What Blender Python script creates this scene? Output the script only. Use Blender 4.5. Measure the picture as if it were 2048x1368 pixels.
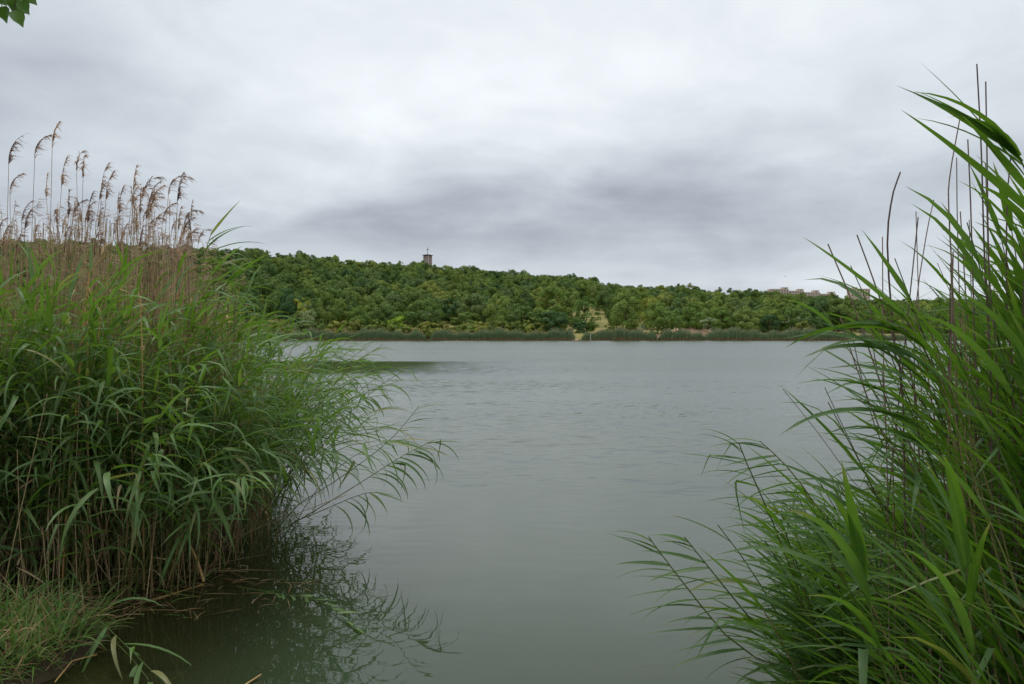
import bpy, math, random
import numpy as np
from mathutils import Matrix, Vector

R = math.radians
sc = bpy.context.scene
for o in list(bpy.data.objects):
    bpy.data.objects.remove(o)

# ------------------------------------------------------------------ node helper
class NT:
    def __init__(s, tree):
        s.t = tree; s.t.nodes.clear()
    def n(s, typ, **kw):
        nd = s.t.nodes.new(typ)
        for k, v in kw.items():
            setattr(nd, k, v)
        return nd
    def put(s, sock, v):
        if v is None: return
        if isinstance(v, bpy.types.NodeSocket): s.t.links.new(v, sock)
        else: sock.default_value = v
    def m(s, op, a, b=None, c=None, clamp=False):
        nd = s.n('ShaderNodeMath', operation=op, use_clamp=clamp)
        s.put(nd.inputs[0], a); s.put(nd.inputs[1], b); s.put(nd.inputs[2], c)
        return nd.outputs[0]
    def vm(s, op, a, b=None):
        nd = s.n('ShaderNodeVectorMath', operation=op)
        s.put(nd.inputs[0], a); s.put(nd.inputs[1], b)
        return nd.outputs[0]
    def sep(s, v):
        nd = s.n('ShaderNodeSeparateXYZ'); s.put(nd.inputs[0], v); return nd.outputs
    def comb(s, x, y, z):
        nd = s.n('ShaderNodeCombineXYZ')
        s.put(nd.inputs[0], x); s.put(nd.inputs[1], y); s.put(nd.inputs[2], z)
        return nd.outputs[0]
    def noise(s, vec, scale=1., detail=4., rough=.5, dist=0.):
        nd = s.n('ShaderNodeTexNoise')
        s.put(nd.inputs['Vector'], vec); s.put(nd.inputs['Scale'], scale); s.put(nd.inputs['Detail'], detail)
        s.put(nd.inputs['Roughness'], rough); s.put(nd.inputs['Distortion'], dist)
        return nd
    def ramp(s, fac, stops, interp='LINEAR'):
        nd = s.n('ShaderNodeValToRGB'); s.put(nd.inputs[0], fac)
        cr = nd.color_ramp; cr.interpolation = interp
        while len(cr.elements) < len(stops): cr.elements.new(.5)
        for e, (p, c) in zip(cr.elements, stops):
            e.position = p; e.color = (*c, 1.)
        return nd.outputs[0]
    def mix(s, f, a, b, blend='MIX'):
        nd = s.n('ShaderNodeMix', data_type='RGBA', blend_type=blend)
        s.put(nd.inputs[0], f)
        for k, v in ((6, a), (7, b)):
            if isinstance(v, tuple): v = (*v[:3], 1.)
            s.put(nd.inputs[k], v)
        return nd.outputs[2]
    def smooth(s, v, a, b):
        nd = s.n('ShaderNodeMapRange', interpolation_type='SMOOTHSTEP')
        s.put(nd.inputs[0], v); s.put(nd.inputs[1], a); s.put(nd.inputs[2], b)
        return nd.outputs[0]

# ------------------------------------------------------------------ camera
CAM_H, F = 2.0, 1577.0          # eye height over the water; focal length in pixels of a 2048 wide frame
cam = bpy.data.cameras.new('camera'); camo = bpy.data.objects.new('camera', cam)
sc.collection.objects.link(camo); sc.camera = camo
cam.sensor_width = 36; cam.lens = 36 * F / 2048
cam.clip_start = .05; cam.clip_end = 6000
camo.location = (0, 0, CAM_H); camo.rotation_euler = (R(90 - .654), 0, 0)
def at(px, py, d):
    """a point of the place seen at that spot of the photograph, d metres ahead"""
    return Vector(((px - 1024) / F * d, d, CAM_H - (py - 666) / F * d))

# ------------------------------------------------------------------ sky
SUN = Vector((-.20, .38, .90)).normalized()
w = bpy.data.worlds.new('World'); sc.world = w; w.use_nodes = True
T = NT(w.node_tree)
out = T.n('ShaderNodeOutputWorld'); bg = T.n('ShaderNodeBackground'); bg.inputs[1].default_value = .1
T.t.links.new(bg.outputs[0], out.inputs[0])
sky = T.n('ShaderNodeTexSky', sky_type='NISHITA'); sky.sun_disc = False
sky.sun_elevation = math.asin(SUN.z); sky.sun_rotation = math.atan2(SUN.x, SUN.y)
tc = T.n('ShaderNodeTexCoord')
dirv = T.vm('NORMALIZE', tc.outputs['Generated'])
dx, dy, dz = T.sep(dirv)
zc = T.m('ADD', T.m('MAXIMUM', dz, 0.), .16)
plane = T.comb(T.m('DIVIDE', dx, zc), T.m('DIVIDE', dy, zc), 0.)          # a flat cloud deck overhead
n1 = T.noise(plane, .75, 6, .55, .3)
n2 = T.noise(T.vm('ADD', plane, (7.3, 2.1, 4.)), 2.1, 5, .5, .2)
n3 = T.noise(T.vm('ADD', plane, (1.3, 9.1, 2.)), .28, 2, .5)
az = T.m('ARCTAN2', dx, dy); el = T.m('ARCSINE', dz)
az_ = T.m('ADD', az, T.m('MULTIPLY', T.m('SUBTRACT', n1.outputs[0], .5), .28))
el_ = T.m('ADD', el, T.m('MULTIPLY', T.m('SUBTRACT', n2.outputs[0], .5), .10))
L = T.m('ADD', .71, T.m('MULTIPLY', T.m('SUBTRACT', n1.outputs[0], .5), .34))
L = T.m('ADD', L, T.m('MULTIPLY', T.m('SUBTRACT', n2.outputs[0], .5), .26))
n4 = T.noise(T.vm('MULTIPLY', dirv, (6., 6., 11.)), 1., 6, .55, .6)
L = T.m('ADD', L, T.m('MULTIPLY', T.m('SUBTRACT', n4.outputs[0], .5), .30))
L = T.m('ADD', L, T.m('MULTIPLY', T.smooth(el, R(6), R(50)), .40))       # an overcast sky brightens overhead
def bank(a0, e0, sa, se, amp):                                            # one bank of cloud, at its azimuth and height
    global L
    u = T.m('DIVIDE', T.m('SUBTRACT', az_, R(a0)), R(sa)); v = T.m('DIVIDE', T.m('SUBTRACT', el_, R(e0)), R(se))
    r2 = T.m('ADD', T.m('MULTIPLY', u, u), T.m('MULTIPLY', v, v))
    L = T.m('ADD', L, T.m('MULTIPLY', T.m('EXPONENT', T.m('MULTIPLY', r2, -1.)), amp))
bank(14, 8.6, 16, 3.6, -.15)
bank(-11, 7.2, 16, 2.2, -.15)
bank(-2, 18, 15, 5, .15)
bank(20, 17, 16, 5, .10)
bank(-34, 19, 9, 9, -.14)
bank(15, 3.6, 14, 1.5, .07)
bank(-20, 12, 8, 3.5, .06)
bank(1, 12.5, 5, 1.6, .09)
bank(-9, 14.5, 6, 1.5, .07)
bank(24, 12.5, 9, 1.8, .07)
bank(6, 6.4, 10, 1.2, -.06)
bank(-24, 7.5, 10, 2.4, -.05)
L = T.m('MAXIMUM', T.m('MINIMUM', L, 1.15), .33)
tint = T.ramp(T.m('DIVIDE', L, 1.15), [(.28, (.86, .92, 1.10)), (.5, (.885, .97, 1.075)), (.8, (.945, 1.0, 1.04))])
cl = T.n('ShaderNodeVectorMath', operation='SCALE'); T.put(cl.inputs[0], tint); T.put(cl.inputs[3], T.m('MULTIPLY', L, 10.))
T.put(bg.inputs[0], T.mix(.96, sky.outputs[0], cl.outputs[0]))

sl = bpy.data.lights.new('sun', 'SUN'); sl.energy = 1.5; sl.angle = R(20); sl.color = (1., .96, .9)
so = bpy.data.objects.new('sun', sl); sc.collection.objects.link(so)
so.rotation_euler = SUN.to_track_quat('Z', 'Y').to_euler(); so.location = (0, 0, 60)

vs = sc.view_settings
vs.view_transform = 'Standard'; vs.look = 'None'; vs.exposure = 0.; vs.gamma = 1.; vs.use_curve_mapping = False
cy = sc.cycles
cy.max_bounces = 6; cy.diffuse_bounces = 3; cy.glossy_bounces = 3; cy.transmission_bounces = 4; cy.transparent_max_bounces = 4
cy.use_denoising = True
cy.sample_clamp_indirect = 4.

# ------------------------------------------------------------------ object helpers
COL = sc.collection
def link(o, parent=None):
    COL.objects.link(o)
    if parent is not None: o.parent = parent
    return o
def tag(o, label, cat=None, group=None, kind=None):
    o['label'] = label
    if cat: o['category'] = cat
    if group: o['group'] = group
    if kind: o['kind'] = kind
    return o
def empty(name, loc, label, cat, group=None):
    o = bpy.data.objects.new(name, None); o.location = loc; o.empty_display_size = .1
    return tag(link(o), label, cat, group)
def quads(name, V, Q, mats=(), uv=None, mi=None, smooth=True):
    """a mesh of quads from arrays"""
    V = np.asarray(V, dtype=np.float32); Q = np.asarray(Q, dtype=np.int32)
    me = bpy.data.meshes.new(name)
    me.vertices.add(len(V)); me.vertices.foreach_set('co', V.ravel())
    me.loops.add(Q.size); me.loops.foreach_set('vertex_index', Q.ravel())
    me.polygons.add(len(Q)); me.polygons.foreach_set('loop_start', np.arange(0, Q.size, 4, dtype=np.int32))
    me.polygons.foreach_set('loop_total', np.full(len(Q), 4, dtype=np.int32))
    if mi is not None: me.polygons.foreach_set('material_index', np.asarray(mi, dtype=np.int32))
    if uv is not None:
        l = me.uv_layers.new(name='UVMap'); l.data.foreach_set('uv', np.asarray(uv, dtype=np.float32)[Q.ravel()].ravel())
    me.update(calc_edges=True)
    me.polygons.foreach_set('use_smooth', np.full(len(Q), smooth, dtype=bool))
    for m_ in mats: me.materials.append(m_)
    return me
class MB:
    """collects quads"""
    def __init__(s): s.V = []; s.Q = []; s.U = []; s.M = []; s.k = 0
    def add(s, V, Q, U=None, mi=0):
        V = np.asarray(V, float); Q = np.asarray(Q, int)
        s.V.append(V); s.Q.append(Q + s.k); s.U.append(np.zeros((len(V), 2)) if U is None else U)
        s.M.append(np.full(len(Q), mi)); s.k += len(V)
    def box(s, a, b, mi=0):
        (x0, y0, z0), (x1, y1, z1) = a, b
        V = [(x0,y0,z0),(x1,y0,z0),(x1,y1,z0),(x0,y1,z0),(x0,y0,z1),(x1,y0,z1),(x1,y1,z1),(x0,y1,z1)]
        s.add(V, [(0,3,2,1),(4,5,6,7),(0,1,5,4),(1,2,6,5),(2,3,7,6),(3,0,4,7)], None, mi)
    def mesh(s, name, mats=(), smooth=True):
        return quads(name, np.vstack(s.V), np.vstack(s.Q), mats, np.vstack(s.U), np.concatenate(s.M), smooth)
    def build(s, name, mats, parent=None, smooth=True):
        return link(bpy.data.objects.new(name, s.mesh(name, mats, smooth)), parent)
def tube(P, rad, sides=4, mi=0, mb=None):
    """a tapered tube along the points P"""
    P = np.asarray(P, float); n = len(P); rad = np.broadcast_to(rad, (n,))
    t = np.gradient(P, axis=0); t /= np.linalg.norm(t, axis=1)[:, None] + 1e-9
    ref = np.array([0., 0., 1.]) if abs(t[:, 2]).mean() < .8 else np.array([1., 0., 0.])
    a = np.cross(t, ref); a /= np.linalg.norm(a, axis=1)[:, None] + 1e-9
    b = np.cross(t, a)
    an = np.arange(sides) * 2 * np.pi / sides
    V = (P[:, None] + rad[:, None, None] * (np.cos(an)[None, :, None] * a[:, None] + np.sin(an)[None, :, None] * b[:, None])).reshape(-1, 3)
    i = np.arange(n - 1)[:, None] * sides; j = np.arange(sides)[None]; j2 = (j + 1) % sides
    Q = np.stack([i + j, i + j2, i + sides + j2, i + sides + j], -1).reshape(-1, 4)
    U = np.stack([np.repeat(np.linspace(0, 1, n), sides), np.tile(np.arange(sides) / sides, n)], -1)
    if mb is not None: mb.add(V, Q, U, mi)
    return V, Q, U
def curve(pts, n=9):
    """a smooth run of n points through the given ones"""
    P = [Vector(p) for p in pts]
    if len(P) == 2: return [P[0].lerp(P[1], i / (n - 1)) for i in range(n)]
    P = [P[0] * 2 - P[1]] + P + [P[-1] * 2 - P[-2]]
    res = []; m = len(P) - 3
    for i in range(n):
        u = i / (n - 1) * m; k = min(int(u), m - 1); f = u - k
        a, b, c, d = P[k:k + 4]
        res.append(.5 * ((2 * b) + (c - a) * f + (2 * a - 5 * b + 4 * c - d) * f * f + (3 * b - a - 3 * c + d) * f ** 3))
    return res

# ------------------------------------------------------------------ materials
def material(name):
    m_ = bpy.data.materials.new(name); m_.use_nodes = True
    return m_, NT(m_.node_tree)
def principled(t, col, rough=.6, normal=None, spec=.3):
    o = t.n('ShaderNodeOutputMaterial'); p = t.n('ShaderNodeBsdfPrincipled')
    t.put(p.inputs['Base Color'], (*col, 1.) if isinstance(col, tuple) else col)
    t.put(p.inputs['Roughness'], rough); t.put(p.inputs['Normal'], normal); t.put(p.inputs['Specular IOR Level'], spec)
    t.t.links.new(p.outputs[0], o.inputs[0]); return p
def leaf_shader(t, col, trans, rough=.45, gloss=.05, tcol=None):
    o = t.n('ShaderNodeOutputMaterial')
    d = t.n('ShaderNodeBsdfDiffuse'); t.put(d.inputs[0], col)
    tr = t.n('ShaderNodeBsdfTranslucent'); t.put(tr.inputs[0], col if tcol is None else tcol)
    m1 = t.n('ShaderNodeMixShader'); m1.inputs[0].default_value = trans
    t.t.links.new(d.outputs[0], m1.inputs[1]); t.t.links.new(tr.outputs[0], m1.inputs[2])
    g = t.n('ShaderNodeBsdfGlossy'); g.inputs['Roughness'].default_value = rough
    m2 = t.n('ShaderNodeMixShader'); m2.inputs[0].default_value = gloss
    t.t.links.new(m1.outputs[0], m2.inputs[1]); t.t.links.new(g.outputs[0], m2.inputs[2])
    t.t.links.new(m2.outputs[0], o.inputs[0])
def rnd(t, island):
    return t.n('ShaderNodeNewGeometry').outputs['Random Per Island'] if island else t.n('ShaderNodeObjectInfo').outputs['Random']
def hash01(t, r, k):
    return t.m('FRACT', t.m('MULTIPLY', r, k))
def reed_leaf_mat(name, stops, island, trans=.38, gloss=.025):
    m_, t = material(name)
    r = rnd(t, island)
    col = t.ramp(r, stops)
    u, v, _ = t.sep(t.n('ShaderNodeUVMap').outputs[0])
    edge = t.m('ABSOLUTE', t.m('SUBTRACT', v, .5))
    rib = t.m('SUBTRACT', 1., t.smooth(edge, .0, .07))                    # pale midrib
    vein = t.m('SINE', t.m('MULTIPLY', v, 70.))
    col = t.mix(t.m('MULTIPLY', rib, .35), col, (.22, .28, .10))
    col = t.mix(t.m('MULTIPLY', t.m('ADD', vein, 1.), .07), col, (.02, .05, .01))
    nz = t.noise(t.comb(t.m('MULTIPLY', u, 9.), t.m('MULTIPLY', v, 1.5), t.m('MULTIPLY', r, 90.)), 1., 3)
    col = t.mix(t.m('MULTIPLY', t.smooth(nz.outputs[0], .45, .8), .45), col, (.20, .25, .05))
    dry = t.m('MULTIPLY', t.smooth(u, .72, 1.), t.smooth(hash01(t, r, 37.7), .55, .9))
    col = t.mix(dry, col, (.34, .24, .10))                                # some tips have dried
    under = t.m('MULTIPLY', t.n('ShaderNodeNewGeometry').outputs['Backfacing'], .4)
    spots = t.noise(t.comb(t.m('MULTIPLY', u, 16.), t.m('MULTIPLY', v, 4.), t.m('MULTIPLY', r, 50.)), 1., 2)
    col = t.mix(t.m('MULTIPLY', t.smooth(spots.outputs[0], .68, .74), .6), col, (.20, .14, .05))   # insect scars
    col = t.mix(under, col, (.17, .27, .13))                              # the underside is duller and paler
    leaf_shader(t, col, trans, .42, gloss, t.mix(.5, col, (.22, .42, .02)))
    return m_
G_LEFT = [(0., (0.053, 0.132, 0.020)), (.3, (0.092, 0.198, 0.029)), (.55, (0.136, 0.251, 0.046)), (.8, (0.172, 0.273, 0.087)), (.955, (0.202, 0.299, 0.064)), (.97, (0.370, 0.273, 0.110)), (1., (0.422, 0.317, 0.129))]
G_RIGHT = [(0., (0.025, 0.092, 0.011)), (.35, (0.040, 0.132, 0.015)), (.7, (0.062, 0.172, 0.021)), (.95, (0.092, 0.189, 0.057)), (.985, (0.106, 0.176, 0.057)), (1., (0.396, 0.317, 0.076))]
M = {}
for isl in (0, 1):
    sfx = '_mass' if isl else ''
    M['leaf_l' + sfx] = reed_leaf_mat('reed_leaf' + sfx, G_LEFT, isl)
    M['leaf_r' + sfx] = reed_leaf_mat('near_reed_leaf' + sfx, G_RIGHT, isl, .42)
def stalk_mat(name, stops, island, rough=.55):
    m_, t = material(name)
    r = rnd(t, island); col = t.ramp(r, stops)
    u, v, _ = t.sep(t.n('ShaderNodeUVMap').outputs[0])
    node = t.smooth(t.m('FRACT', t.m('ADD', t.m('MULTIPLY', u, 9.), t.m('MULTIPLY', r, 5.))), .90, .97)
    nz = t.noise(t.comb(t.m('MULTIPLY', u, 30.), v, t.m('MULTIPLY', r, 70.)), 1., 3)
    col = t.mix(t.m('MULTIPLY', t.smooth(nz.outputs[0], .5, .75), .45), col, (.10, .065, .035))
    col = t.mix(t.m('MULTIPLY', node, .6), col, (.09, .06, .03))
    principled(t, col, rough, None, .25)
    return m_
for isl in (0, 1):
    sfx = '_mass' if isl else ''
    M['stem' + sfx] = stalk_mat('green_stalk' + sfx, [(0., (.075, .13, .028)), (.5, (.13, .17, .045)), (.8, (.20, .19, .065)), (1., (.27, .20, .08))], isl)
    M['dry' + sfx] = stalk_mat('dry_stalk' + sfx, [(0., (0.221, 0.138, 0.072)), (.4, (0.390, 0.262, 0.145)), (.7, (0.494, 0.373, 0.217)), (1., (0.572, 0.428, 0.217))], isl)
M['cane'] = stalk_mat('weathered_cane', [(0., (0.128, 0.088, 0.075)), (.5, (0.204, 0.136, 0.112)), (1., (0.323, 0.224, 0.165))], 0)
M['orange'] = stalk_mat('golden_straw', [(0., (.50, .31, .10)), (1., (.58, .38, .16))], 0)
def plume_mat(name, isl):
    m_, t = material(name)
    leaf_shader(t, t.ramp(rnd(t, isl), [(0., (0.264, 0.165, 0.128)), (.5, (0.429, 0.289, 0.204)), (1., (0.610, 0.446, 0.306))]), .5, .6, .02)
    return m_
M['plume'] = plume_mat('reed_plume', 0)
M['plume_mass'] = plume_mat('reed_plume_mass', 1)

def foliage(name, stops, trans=.14, vary=.45):
    m_, t = material(name)
    r = t.n('ShaderNodeObjectInfo').outputs['Random']; isl = t.n('ShaderNodeNewGeometry').outputs['Random Per Island']
    col = t.ramp(r, stops)
    hsv = t.n('ShaderNodeHueSaturation'); t.put(hsv.inputs['Color'], col)
    t.put(hsv.inputs['Value'], t.m('ADD', 1. - vary * .5, t.m('MULTIPLY', isl, vary)))
    t.put(hsv.inputs['Hue'], t.m('ADD', .49, t.m('MULTIPLY', hash01(t, isl, 13.7), .02)))
    leaf_shader(t, hsv.outputs[0], trans, .5, .025)
    return m_
M['wood'] = foliage('broadleaf', [(0., (.060, .120, .024)), (.2, (.125, .205, .034)), (.4, (.180, .250, .038)), (.5, (.075, .145, .034)), (.7, (.205, .285, .046)), (.82, (.110, .175, .055)), (.94, (.225, .265, .046)), (1., (.30, .345, .055))])
M['poplar'] = foliage('poplar_leaf', [(0., (0.140, 0.239, 0.042)), (.5, (0.190, 0.289, 0.053)), (1., (0.239, 0.322, 0.067))], .3)
M['dark'] = foliage('dark_leaf', [(0., (0.049, 0.116, 0.031)), (1., (0.079, 0.157, 0.039))])
M['silver'] = foliage('silver_leaf', [(0., (0.314, 0.388, 0.217)), (1., (0.396, 0.462, 0.280))])
M['willow'] = foliage('willow_leaf', [(0., (0.281, 0.346, 0.140)), (1., (0.330, 0.388, 0.175))])
M['lime'] = foliage('lime_leaf', [(0., (0.314, 0.495, 0.042)), (1., (0.363, 0.528, 0.056))], .35)
M['yellow'] = foliage('yellow_leaf', [(0., (0.429, 0.412, 0.049)), (1., (0.363, 0.396, 0.056))], .3)
M['bush'] = foliage('bush_leaf', [(0., (0.124, 0.190, 0.036)), (.4, (0.190, 0.247, 0.042)), (.7, (0.223, 0.223, 0.042)), (1., (0.297, 0.346, 0.049))])
m_, t = material('bark'); nz = t.noise(t.n('ShaderNodeTexCoord').outputs['Object'], 3., 5)
principled(t, t.ramp(nz.outputs[0], [(.3, (.045, .035, .025)), (.7, (.13, .10, .075))]), .85, None, .1); M['bark'] = m_

# ground
m_, t = material('ground_cover'); pos = t.n('ShaderNodeNewGeometry').outputs['Position']
a = t.noise(pos, .045, 5, .6); b = t.noise(pos, .9, 5, .65)
c0 = t.ramp(a.outputs[0], [(.32, (.10, .13, .035)), (.48, (.24, .21, .075)), (.62, (.36, .29, .12)), (.75, (.28, .20, .10))])
c1 = t.mix(t.smooth(b.outputs[0], .35, .7), c0, (.13, .13, .04))
px, py, pz = t.sep(pos)
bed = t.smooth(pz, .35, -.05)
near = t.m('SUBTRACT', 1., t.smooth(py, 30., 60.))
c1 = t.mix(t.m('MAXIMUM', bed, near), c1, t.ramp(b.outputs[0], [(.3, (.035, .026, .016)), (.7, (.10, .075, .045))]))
principled(t, c1, .9, None, .1); M['ground'] = m_
m_, t = material('bare_sand'); pos = t.n('ShaderNodeNewGeometry').outputs['Position']
a = t.noise(pos, .5, 6, .65)
principled(t, t.ramp(a.outputs[0], [(.3, (.24, .16, .085)), (.55, (.40, .28, .17)), (.75, (.48, .36, .24))]), .9, None, .1); M['sand'] = m_
m_, t = material('mown_meadow'); pos = t.n('ShaderNodeNewGeometry').outputs['Position']
a = t.noise(pos, .25, 6, .65)
principled(t, t.ramp(a.outputs[0], [(.3, (.17, .18, .055)), (.55, (.25, .225, .085)), (.75, (.31, .26, .12))]), .9, None, .1); M['meadow'] = m_

# water: murky lake with wind ripples; the slopes of the ripples are given straight to the normal
m_, t = material('lake_water'); pos = t.n('ShaderNodeNewGeometry').outputs['Position']
px, py, pz = t.sep(pos)
def slopes(sx, sy, detail, rough, off):
    nd = t.noise(t.comb(t.m('MULTIPLY', px, sx), t.m('ADD', t.m('MULTIPLY', py, sy), off), off), 1., detail, rough, .3)
    return t.vm('SUBTRACT', nd.outputs['Color'], (.5, .5, .5))
fine = slopes(2.4, 9.5, 3., .55, 3.)
mid = slopes(.9, 3.4, 3., .55, 11.)
gust = t.noise(t.comb(t.m('MULTIPLY', px, .035), t.m('MULTIPLY', py, .075), 2.), 1., 3, .5)
dist = t.m('MAXIMUM', py, 0.)
amp = t.m('ADD', t.m('ADD', .045, t.m('MULTIPLY', t.smooth(dist, 5.5, 10.), .17)), t.m('MULTIPLY', t.smooth(dist, 9., 20.), t.m('SUBTRACT', .30, t.m('MULTIPLY', t.smooth(dist, 25., 70.), .12))))
amp = t.m('MULTIPLY', amp, t.m('ADD', .45, t.m('MULTIPLY', t.smooth(gust.outputs[0], .3, .7), .9)))
lull = t.m('MULTIPLY', t.m('MULTIPLY', t.smooth(dist, 31., 42.), t.m('SUBTRACT', 1., t.smooth(dist, 54., 58.))),
           t.m('SUBTRACT', 1., t.smooth(px, -11., 6.)))                     # a wind-still patch in the lee of the left reeds
amp = t.m('MULTIPLY', amp, t.m('SUBTRACT', 1., t.m('MULTIPLY', lull, .93)))
sx_, sy_, _ = t.sep(t.vm('ADD', fine, t.vm('MULTIPLY', mid, (.32, .32, .32))))
lee = t.m('MULTIPLY', t.m('MULTIPLY', t.smooth(dist, 5., 17.), -.075), t.m('SUBTRACT', 1., lull))   # wind waves are steeper on their lee side
nrm = t.vm('NORMALIZE', t.comb(t.m('MULTIPLY', sx_, t.m('MULTIPLY', amp, .45)), t.m('ADD', t.m('MULTIPLY', sy_, amp), lee), 1.))
murk = t.noise(t.comb(px, py, 0.), .22, 4, .55)
col = t.ramp(murk.outputs[0], [(.35, (.032, .049, .026)), (.65, (.040, .058, .033))])
rgh = t.m('MULTIPLY', t.m('MULTIPLY', t.smooth(dist, 7., 50.), .20), t.m('SUBTRACT', 1., t.m('MULTIPLY', lull, .8)))
shal_shade = t.m('MULTIPLY', t.m('SUBTRACT', 1., t.smooth(px, -2.4, -.9)), t.m('SUBTRACT', 1., t.smooth(py, 6., 8.5)))
col = t.mix(shal_shade, col, (.024, .026, .009))                                # brown shallows by the bank, with the reeds' shade put into the colour
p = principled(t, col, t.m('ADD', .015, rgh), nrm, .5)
p.inputs['IOR'].default_value = 1.333
M['water'] = m_

# ------------------------------------------------------------------ terrain
XT = [-900, 0, 400, 530, 700, 860, 1000, 1150, 1225, 1300, 1380, 1420, 1480, 1560, 1660, 1720, 1800, 2050, 3000]
YT = [450, 477, 497, 503, 520, 532, 543, 554, 569, 578, 577, 587, 587, 590, 598, 607, 610, 610, 610]   # the wood's skyline
XD = [-900, 0, 1150, 1230, 1300, 1400, 1650, 1720, 1900, 3000]
YD = [420, 420, 420, 455, 490, 430, 420, 500, 560, 560]                                             # how far the ridge is
def shore(x):
    return 214 - .035 * x + 1.6 * np.sin(x * .043) + .9 * np.sin(x * .13 + 1)
def ssm(v, a, b):
    u = np.clip((v - a) / (b - a), 0, 1); return u * u * (3 - 2 * u)
def terrain(x, y):
    x = np.asarray(x, float); y = np.asarray(y, float)
    px_ = 1024 + F * x / np.maximum(y, 40.)
    yr = np.interp(px_, XD, YD)
    hr = np.maximum(CAM_H + (666 - np.interp(px_, XT, YT)) / F * yr - 10.2, 3)
    t_ = y - shore(x)
    u = np.clip(t_ / (yr - shore(x)), 0, 1.0)
    prof = .55 * u + .45 * (u * u * (3 - 2 * u))
    flat = ssm(px_, 1060, 1160) * (1 - ssm(px_, 1500, 1560)) * .15 + ssm(px_, 1660, 1710)   # level ground behind the shore
    prof = prof * (1 - flat * (1 - ssm(u, .06, .45)))
    h = np.where(t_ > 0, .7 * ssm(t_, 0, 4) + hr * prof, -.9 * ssm(-t_, 0, 6))
    h = h + np.where(u >= 1, 15 * ssm(y, 520, 860) * ssm(px_, 1440, 1540) - 4 * ssm(y, 430, 520) * (1 - ssm(px_, 1440, 1540)), 0)
    h = h + np.where(t_ > 6, .5 * np.sin(x * .11) * np.cos(y * .09), 0)
    # the near banks
    lb = ssm(-x + .45 * np.minimum(y - 4.6, 0), 2.15, 2.75) * (1 - ssm(y + .25 * x, 4.45, 5.6))
    nb = 1 - ssm(y, 1.6, 3.0)
    rb = ssm(x, 1.9, 3.2) * (1 - ssm(y, 3.0, 4.2))
    side = np.maximum(ssm(-x, 11, 14), ssm(x, 14, 18)) * (1 - ssm(y, 16, 26))
    near = np.maximum.reduce([lb * 1.02, nb * 1.35, rb * 1.15, side * 1.4])
    return np.where(y < 60, np.maximum(h, -.9 + near), h)
xs = np.concatenate([np.linspace(-1500, -340, 14)[:-1], np.linspace(-340, -40, 70)[:-1], np.linspace(-40, -8, 26)[:-1], np.linspace(-8, 8, 90)[:-1],
                     np.linspace(8, 40, 26)[:-1], np.linspace(40, 400, 84)[:-1], np.linspace(400, 1500, 20)])
ys = np.concatenate([np.linspace(-120, -4, 14)[:-1], np.linspace(-4, 9, 66)[:-1], np.linspace(9, 30, 20)[:-1], np.linspace(30, 195, 16)[:-1], np.linspace(195, 260, 66)[:-1],
                     np.linspace(260, 620, 90)[:-1], np.linspace(620, 2600, 34)])
X, Y = np.meshgrid(xs, ys); Z = terrain(X, Y)
def grid(name, X, Y, Z, mats):
    r_, c_ = X.shape; k = np.arange(r_ * c_).reshape(r_, c_)
    Q = np.stack([k[:-1, :-1], k[:-1, 1:], k[1:, 1:], k[1:, :-1]], -1).reshape(-1, 4)
    return link(bpy.data.objects.new(name, quads(name, np.stack([X, Y, Z], -1).reshape(-1, 3), Q, mats)))
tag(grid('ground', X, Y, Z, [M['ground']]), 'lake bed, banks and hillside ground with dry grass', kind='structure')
xs = np.linspace(-700, 700, 9); ys = np.linspace(-60, 226, 7); X, Y = np.meshgrid(xs, ys)
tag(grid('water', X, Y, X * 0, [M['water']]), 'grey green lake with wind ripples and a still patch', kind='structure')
def patch(name, label, cx, cy, rx, ry, mat, lift=.06, seed=0, mound=0.):
    """an uneven patch of bare ground lying on the terrain"""
    rr = np.linspace(0, 1, 9); aa = np.linspace(0, 2 * np.pi, 41)
    RR, AA = np.meshgrid(rr, aa); rng = np.random.default_rng(seed)
    wob = 1 + .16 * np.sin(AA * 3 + rng.random() * 6) + .09 * np.sin(AA * 7 + rng.random() * 6)
    X = cx + rx * RR * wob * np.cos(AA); Y = cy + ry * RR * wob * np.sin(AA)
    Z = terrain(X, Y) + lift + mound * (1 - RR ** 2) - .25 * (RR > .95)
    return tag(grid(name, X, Y, Z, [mat]), label, kind='structure')
p = at(1385, 650, 228); patch('sandy_bank', 'bare sandy mound under a light green tree on the far shore', p.x, 229, 8, 7, M['sand'], .1, 3, 2.2)
p = at(1290, 660, 222); patch('sandy_bank', 'strip of bare earth behind the far reeds under tall poplars', p.x, 221, 13, 4.5, M['sand'], .1, 4, .9)
p = at(1152, 672, 214); patch('landing', 'pale stony landing between two reed stands on the far shore', p.x, 213.0, 1.0, 3, M['sand'], .12, 5, .2)
p = at(1165, 660, 222); patch('meadow', 'small dry yellow clearing behind the gap in the far reeds', p.x, 222, 6, 7, M['meadow'], .1, 6, .6)
p = at(1830, 665, 225); patch('meadow', 'mown yellow meadow on the far shore behind the right reeds', p.x, 231, 26, 15, M['meadow'], .5, 7, .5)

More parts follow.
